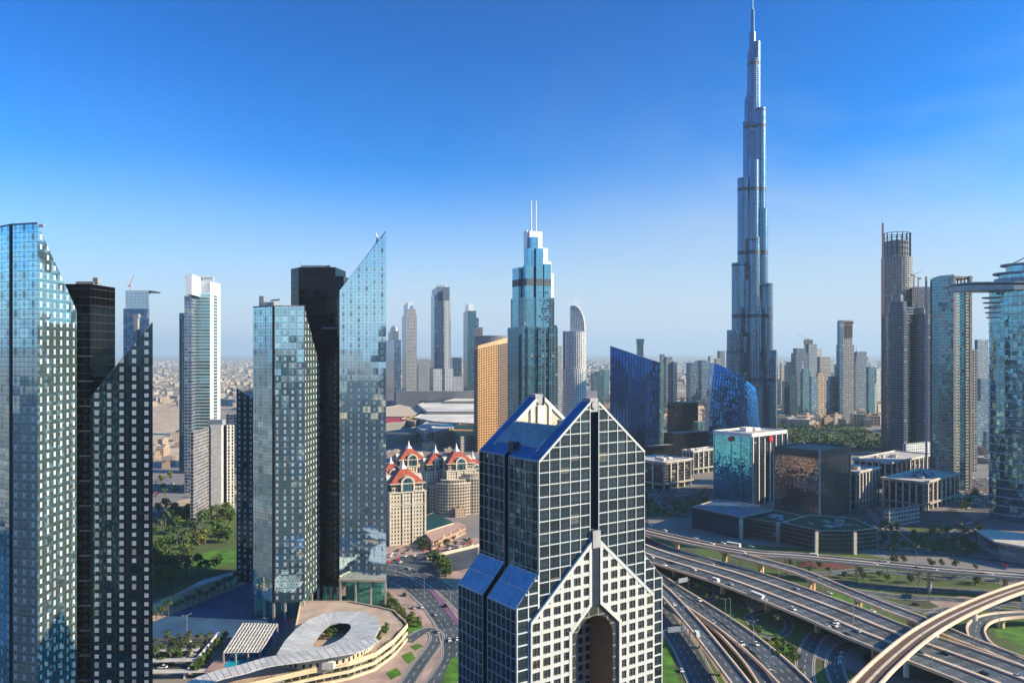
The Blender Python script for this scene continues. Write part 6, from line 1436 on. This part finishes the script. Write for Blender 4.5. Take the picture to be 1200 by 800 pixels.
SK = [(926, 14, 424, 2350, 'grey-blue stepped tower right beside the supertall', None, 2), (937, 20, 408, 2300, 'broad grey tower with a stepped top left of the site crane', G_GREYT, 2), (950, 15, 403, 2400, 'tower with a raw frame top under the small site crane', G_GREYT, 1), (957, 12, 408, 2500, 'pale square-topped tower behind the crane tower', G_PALE, 1), (964, 18, 418, 2450, 'brown-grey tower with a flat wide cap', G_STONE, 1), (944, 12, 432, 2050, 'blue glass tower with a white pointed top, low in the row', G_TEAL, 2), (953, 9, 441, 1950, 'slim blue tower in front of the cream curved one', G_BLUE, 1), (961, 12, 437, 1980, 'cream curved sunlit tower in the middle of the row', facade('cream_tower_wall', (.12, .1, .1), (.62, .45, .32), fu=.3, fv=.3), 2), (976, 15, 441, 2000, 'blue-grey twin-ribbed tower at the park edge', G_BLUE, 2), (986, 10, 428, 2300, 'hazy tower just left of the tallest beige tower', G_BLUE, 1),
      (1008, 22, 412, 2100, 'dark blue-grey tower with a stepped pyramid top', G_GREYT, 3), (1020, 10, 430, 2050, 'teal slab attached to the stepped pyramid tower', G_TEAL, 1), (1028, 8, 432, 2700, 'small hazy tower before the raw concrete tower', G_PALE, 1), (913, 8, 430, 2700, 'narrow hazy tower right behind the supertall', G_PALE, 1), (908, 6, 413, 2100, 'slim dark tower touching the supertall base', G_GREYT, 1), (930, 9, 440, 1980, 'low teal tower at the front left of the row', G_TEAL, 1), (921, 9, 446, 2000, 'low teal block beside the supertall', G_TEAL, 1), (969, 8, 428, 2600, 'hazy narrow tower behind the cream curved one', G_BLUE, 1),
      (783, 13, 418, 2500, 'grey twin-shaft tower right of the finned sail tower', G_GREYT, 2), (776, 6, 415, 2550, 'dark capped slim tower touching the finned sail tower', G_GREYT, 1), (790, 7, 424, 2500, 'rounded dark tower in the twin-shaft pair', G_BLUE, 1), (811, 14, 425, 2450, 'dark blue slab left in the pair between the sails', G_BLUE, 1), (824, 14, 422, 2500, 'wide dark blue slab between the sail towers', G_BLUE, 1), (833, 7, 417, 2600, 'pale slim tower behind the wide blue slab', G_PALE, 2), (845, 9, 411, 2700, 'hazy grey tower peeking between sail and supertall', G_GREYT, 1), (841, 8, 420, 2300, 'small white tower behind the curved sail top', G_PALE, 1), (818, 8, 423, 2550, 'dark round-topped slab at the joint of the blue pair', G_BLUE, 1),
      (702, 12, 435, 2600, 'low teal slab left of the finned sail tower', G_TEAL, 1), (696, 8, 437, 2700, 'low blue slab next to the white tower', G_BLUE, 1), (709, 10, 433, 2800, 'low blue-green slab touching the finned sail tower', G_TEAL, 1),
      (1150, 16, 398, 1700, 'blue-grey tower in the gap before the banded round tower', G_GREYT, 1), (1154, 18, 444, 1500, 'low dark blue block in the gap below the grey tower', G_BLUE, 1), (1147, 10, 470, 1450, 'lower dark stepped block in the same gap', G_BLUE, 1), (1158, 12, 505, 1350, 'lowest dark glass block in the gap', G_BLUE, 1),
      (655, 7, 405, 1900, 'slim hazy tower between stepped tower and white tower', G_PALE, 1), (490, 8, 436, 3500, 'faint low block left of the ribbed tower', G_PALE, 1)]
for k in range(16):
    SK.append((random.uniform(902, 1032), random.uniform(6, 11), random.uniform(424, 452), random.uniform(2150, 3000), 'hazy infill tower among the crowded row right of the supertall', random.choice([G_BLUE, G_GREYT, G_PALE, G_TEAL]), random.choice((1, 1, 2))))
for px, w, py, D, lab, wl, st in SK: sky_tower(px, w, py, D, lab, wl, None, st, 'frame' if 'raw frame' in lab else 'spire' if 'pyramid' in lab or 'pointed' in lab else None)
r_ = bar('skyline_tower', 'tall beige tower with a dark notched cap, highest in the row right of the supertall', [(980, 986, 1001, 404, 2000, 12, G_STONE, 'shaft'), (982, 987, 999, 375, 2010, 12, G_STONE, 'upper_shaft', 405), (981, 984, 988, 376, 1995, 12, G_BLUE, 'glass_bay')], 'far skyline towers')
b = MB(); b.box((xat(994, 2005), 2004, zat(396, 2000)), (18, 6, 32)); b.box((xat(994, 2005), 2002, zat(380, 2000)), (21, 6, 7)); b.build('dark_cap', G_BROWN, r_)
# flared slim tower behind the sail
r_ = thing('flared_tower', 'tiny flared teal tower peeking over the finned sail tower', 'tower', (xat(750, 3000), 3000, 0)); b = MB()
for i in range(10):
    f = lambda t: 1 + .9 * (t - .55) ** 2 * 2.4
    t0, t1 = i / 10, (i + 1) / 10; z0_, z1_ = zat(440, 3000) * 0 + zat(430 - 33 * t0, 3000), zat(430 - 33 * t1, 3000); w0 = 11 * f(t0)
    b.prism([(xat(750, 3000) - w0, 2990), (xat(750, 3000) + w0, 2990), (xat(750, 3000) + w0, 3010), (xat(750, 3000) - w0, 3010)], z0_, z1_)
b.prism([(xat(750, 3000) - 12, 2990), (xat(750, 3000) + 12, 2990), (xat(750, 3000) + 12, 3010), (xat(750, 3000) - 12, 3010)], 0, zat(430, 3000)); b.build('shaft', G_TEAL, r_)
# mid low blocks
LB = [('dark stepped glass block between the two sails', 782, 800, 818, 472, 1500, BLACKG), ('low dark building behind the banded offices', 778, 790, 830, 508, 1250, BLACKG), ('teal-topped low block beside the curved sail', 812, 818, 829, 494, 1330, G_TEAL), ('low white depot beyond the park trees', 1006, 1010, 1036, 488, 1900, G_WHITE), ('white pitched depot below the dark banded towers', 1058, 1062, 1090, 520, 1250, G_WHITE), ('small pale pavilion on the shaded street', 1036, 1042, 1078, 598, 790, G_PALE), ('low curved pale annex by the domed office', 1124, 1128, 1146, 583, 900, G_PALE), ('dark gallery block behind the gabled tower edge', 754, 760, 790, 523, 1080, BLACKG)]
for lab, a, b2, c, py, D, wl in LB: bar('low_block', lab, [(a, b2, c, py, D, 30, wl, 'wall')], cat='building')
px_sheet('bare_plot', [(1110, 500), (1170, 498), (1185, 530), (1170, 552), (1080, 548)], .15, DIRTW)
px_sheet('park', [(905, 498), (1010, 500), (1075, 528), (1000, 530), (905, 520)], .15, mat('park_ground', (.07, .09, .04), .95, scale=.03, var=.5))
# villas: tan low houses in belts
hs = []
for v in range(5):
    rr = random.Random(v); root = thing('low_house', 'house', 'house'); b = MB(); w, d, h = rr.uniform(14, 26), rr.uniform(14, 30), rr.uniform(9, 20); b.box((0, 0, 0), (w, d, h), 0); b.box((w * .2, 0, h), (w * .4, d * .4, 3.5), 0)
    b.build('wall', facade('villa_wall', (.07, .06, .055), (.50, .37, .26), fu=.5, fv=.5, metal=.1, blind=0) if v % 2 else mat('villa_render', (.50, .38, .28), .85), root)
    b = MB(); b.box((0, 0, h + .02), (w * .94, d * .94, .4)); b.build('roof', ROOFW if v % 3 else mat('villa_roof', (.42, .28, .2), .8), root); hs.append(root)
used = set()
def houses(poly, n, lab, grp, smin=.8, smax=1.4, mind=20):
    xs = [p[0] for p in poly]; ys = [p[1] for p in poly]; pts = []; tr = 0
    while len(pts) < n and tr < n * 60:
        tr += 1; x, y = random.uniform(min(xs), max(xs)), random.uniform(min(ys), max(ys))
        if not inpoly(x, y, poly): continue
        p = gp(x, y)
        if any((p - q).length < mind for q in pts): continue
        pts.append(p); i = random.randrange(5); o = hs[i] if i not in used else copy_tree(hs[i]); used.add(i)
        o.location = p; s = random.uniform(smin, smax); o.scale = (s, s, s); o.rotation_euler = (0, 0, random.uniform(-.3, .8)); o['label'] = lab; o['group'] = grp
houses([(700, 462), (780, 470), (835, 470), (835, 500), (790, 505), (700, 480)], 90, 'tan low house in the old quarter between the sails', 'old quarter houses', .9, 1.5, 24)
houses([(452, 560), (490, 568), (556, 560), (556, 610), (536, 604), (500, 600), (490, 590), (452, 600)], 16, 'small cream house between the red-roofed hotels', 'hotel quarter houses', .5, .9, 16)
houses([(1030, 500), (1075, 505), (1090, 530), (1075, 540), (1030, 525)], 16, 'low shaded house below the dark banded towers', 'park side houses', .7, 1.1)
houses([(1128, 505), (1165, 500), (1170, 545), (1135, 545)], 12, 'low shaded house on the bare plot', 'bare plot houses', .5, .9)
houses([(905, 486), (1000, 488), (1030, 500), (910, 500)], 34, 'mid-height pale block between the park and the tower row', 'park front blocks', .9, 1.9)
houses([(1000, 470), (1040, 470), (1050, 500), (1000, 490)], 20, 'pale low house beyond the park', 'park edge houses')
houses([(915, 478), (1000, 480), (1000, 492), (915, 490)], 30, 'low pale building at the feet of the tower row', 'tower row podiums', 1., 1.6)
houses([(180, 520), (212, 505), (215, 545), (180, 555)], 14, 'small sunlit house on the sandy plot', 'sandy plot houses', .5, .8)
houses([(640, 462), (700, 462), (715, 500), (655, 500)], 26, 'low building between the white tower and the finned sail', 'low quarter', 1., 1.8)
houses([(450, 515), (556, 512), (556, 560), (540, 575), (520, 565), (490, 575), (450, 560)], 26, 'low shaded building between the mall and the hotels', 'mall edge buildings', .6, .9)
# far desert suburb, read as one mass
b = MB(); random.seed(3)
for _ in range(4200):
    py = 413 + 8 + 55 * random.random() ** 1.7; px = random.uniform(-40, 1240)
    if py > 452 and 690 < px < 1000: continue
    D_ = 170 * F / (py - 413); x = xat(px, D_)
    if D_ > 16000: continue
    s = random.uniform(10, 26) * (1 + D_ / 9000); b.box((x, D_, 0), (s, s * random.uniform(.6, 1.6), random.uniform(5, 14) * (1 + D_ / 12000)), random.uniform(0, 1), random.choice((0, 0, 1, 2)), bottom=False)
tag(b.build('far_suburb', [mat('suburb_cream', (.40, .33, .26), .9), mat('suburb_white', (.46, .41, .35), .9), mat('suburb_grey', (.27, .25, .23), .9)]), 'endless low desert suburb fading into haze', 'suburb', kind='stuff')
b = MB()
for _ in range(700):
    py = 413 + 12 + 60 * random.random(); px = random.uniform(150, 1200); D_ = 170 * F / (py - 413); p = Vector((xat(px, D_), D_, 2)); s = random.uniform(6, 16)
    for k in range(10): q = p + Vector((random.gauss(0, s), random.gauss(0, s * 1.5), random.uniform(0, 5))); e = random.uniform(3, 5); b.face([q + Vector((-e, 0, 0)), q + Vector((0, -e, 1)), q + Vector((e, 0, 2)), q + Vector((0, e, 1))])
tag(b.build('far_trees', LEAF), 'scattered dark tree clumps across the far suburb', 'trees', kind='stuff')
# ------------------------------------------------------------------ towers of the road corridor outside the frame (they shade and mirror)
NB = [(680, 675, 60, 90, 300, 'a'), (760, 775, 60, 80, 300, 'b'), (840, 880, 60, 80, 300, 'c'), (-150, -520, 44, 44, 185, 'g'), (-60, -760, 46, 40, 230, 'h'), (90, -620, 40, 40, 150, 'i'), (-330, -460, 44, 44, 165, 'j'), (-420, -680, 44, 60, 210, 'k'), (230, -720, 50, 50, 215, 'l'), (-240, -900, 50, 50, 160, 'm')]
simple_tower('hidden_shade_block', 'unseen slab added behind the gabled tower to shade the junction', [(45, 566), (75, 566), (75, 592), (45, 592)], 0, 95, G_GREYT)  # unseen block, added so that its shadow falls across the junction
for i, (x, y, w, d, h, _) in enumerate(NB):
    fp = [(x - w / 2, y - d / 2), (x + w / 2, y - d / 2), (x + w / 2, y + d / 2), (x - w / 2, y + d / 2)]
    simple_tower('corridor_tower', 'high-rise of the road corridor beside the interchange, out of the frame', fp, 0, h, WALLS[i % 5], group='corridor towers outside the frame', units=2)
sheet('far_road_corridor', [(-3500, -4000), (3500, -4000), (3500, 330), (-3500, 330)], .06, mat('shaded_corridor_ground', (.035, .038, .042), .85, scale=.01, var=.5))  # dark colour stands for shaded streets mirrored in the glass
random.seed(91)
for _ in range(34):
    o = copy_tree(random.choice(hs)); o.location = (random.uniform(-700, 700), random.uniform(-1300, -160), 0); s = random.uniform(1.2, 2.4); o.scale = (s, s, s * 1.3); o['label'] = 'mid-rise block of the road corridor behind the viewpoint'; o['group'] = 'corridor blocks behind the viewpoint'
# ------------------------------------------------------------------ haze
t = bpy.data.materials.new('haze_air'); t.use_nodes = True; tn = t.node_tree; tn.nodes.clear(); o_ = tn.nodes.new('ShaderNodeOutputMaterial'); pv = tn.nodes.new('ShaderNodeVolumePrincipled')
pv.inputs['Color'].default_value = (.62, .83, 1.0, 1); pv.inputs['Density'].default_value = HAZE; pv.inputs['Anisotropy'].default_value = 0.1
tn.links.new(pv.outputs[0], o_.inputs['Volume'])
b = MB(); b.prism([(-46000, -46000), (46000, -46000), (46000, 46000), (-46000, 46000)], -1, 840, top=0, bottom=True); b.f = b.f
tag(b.build('haze', t), 'thin pale haze over the whole city', 'haze', kind='stuff')
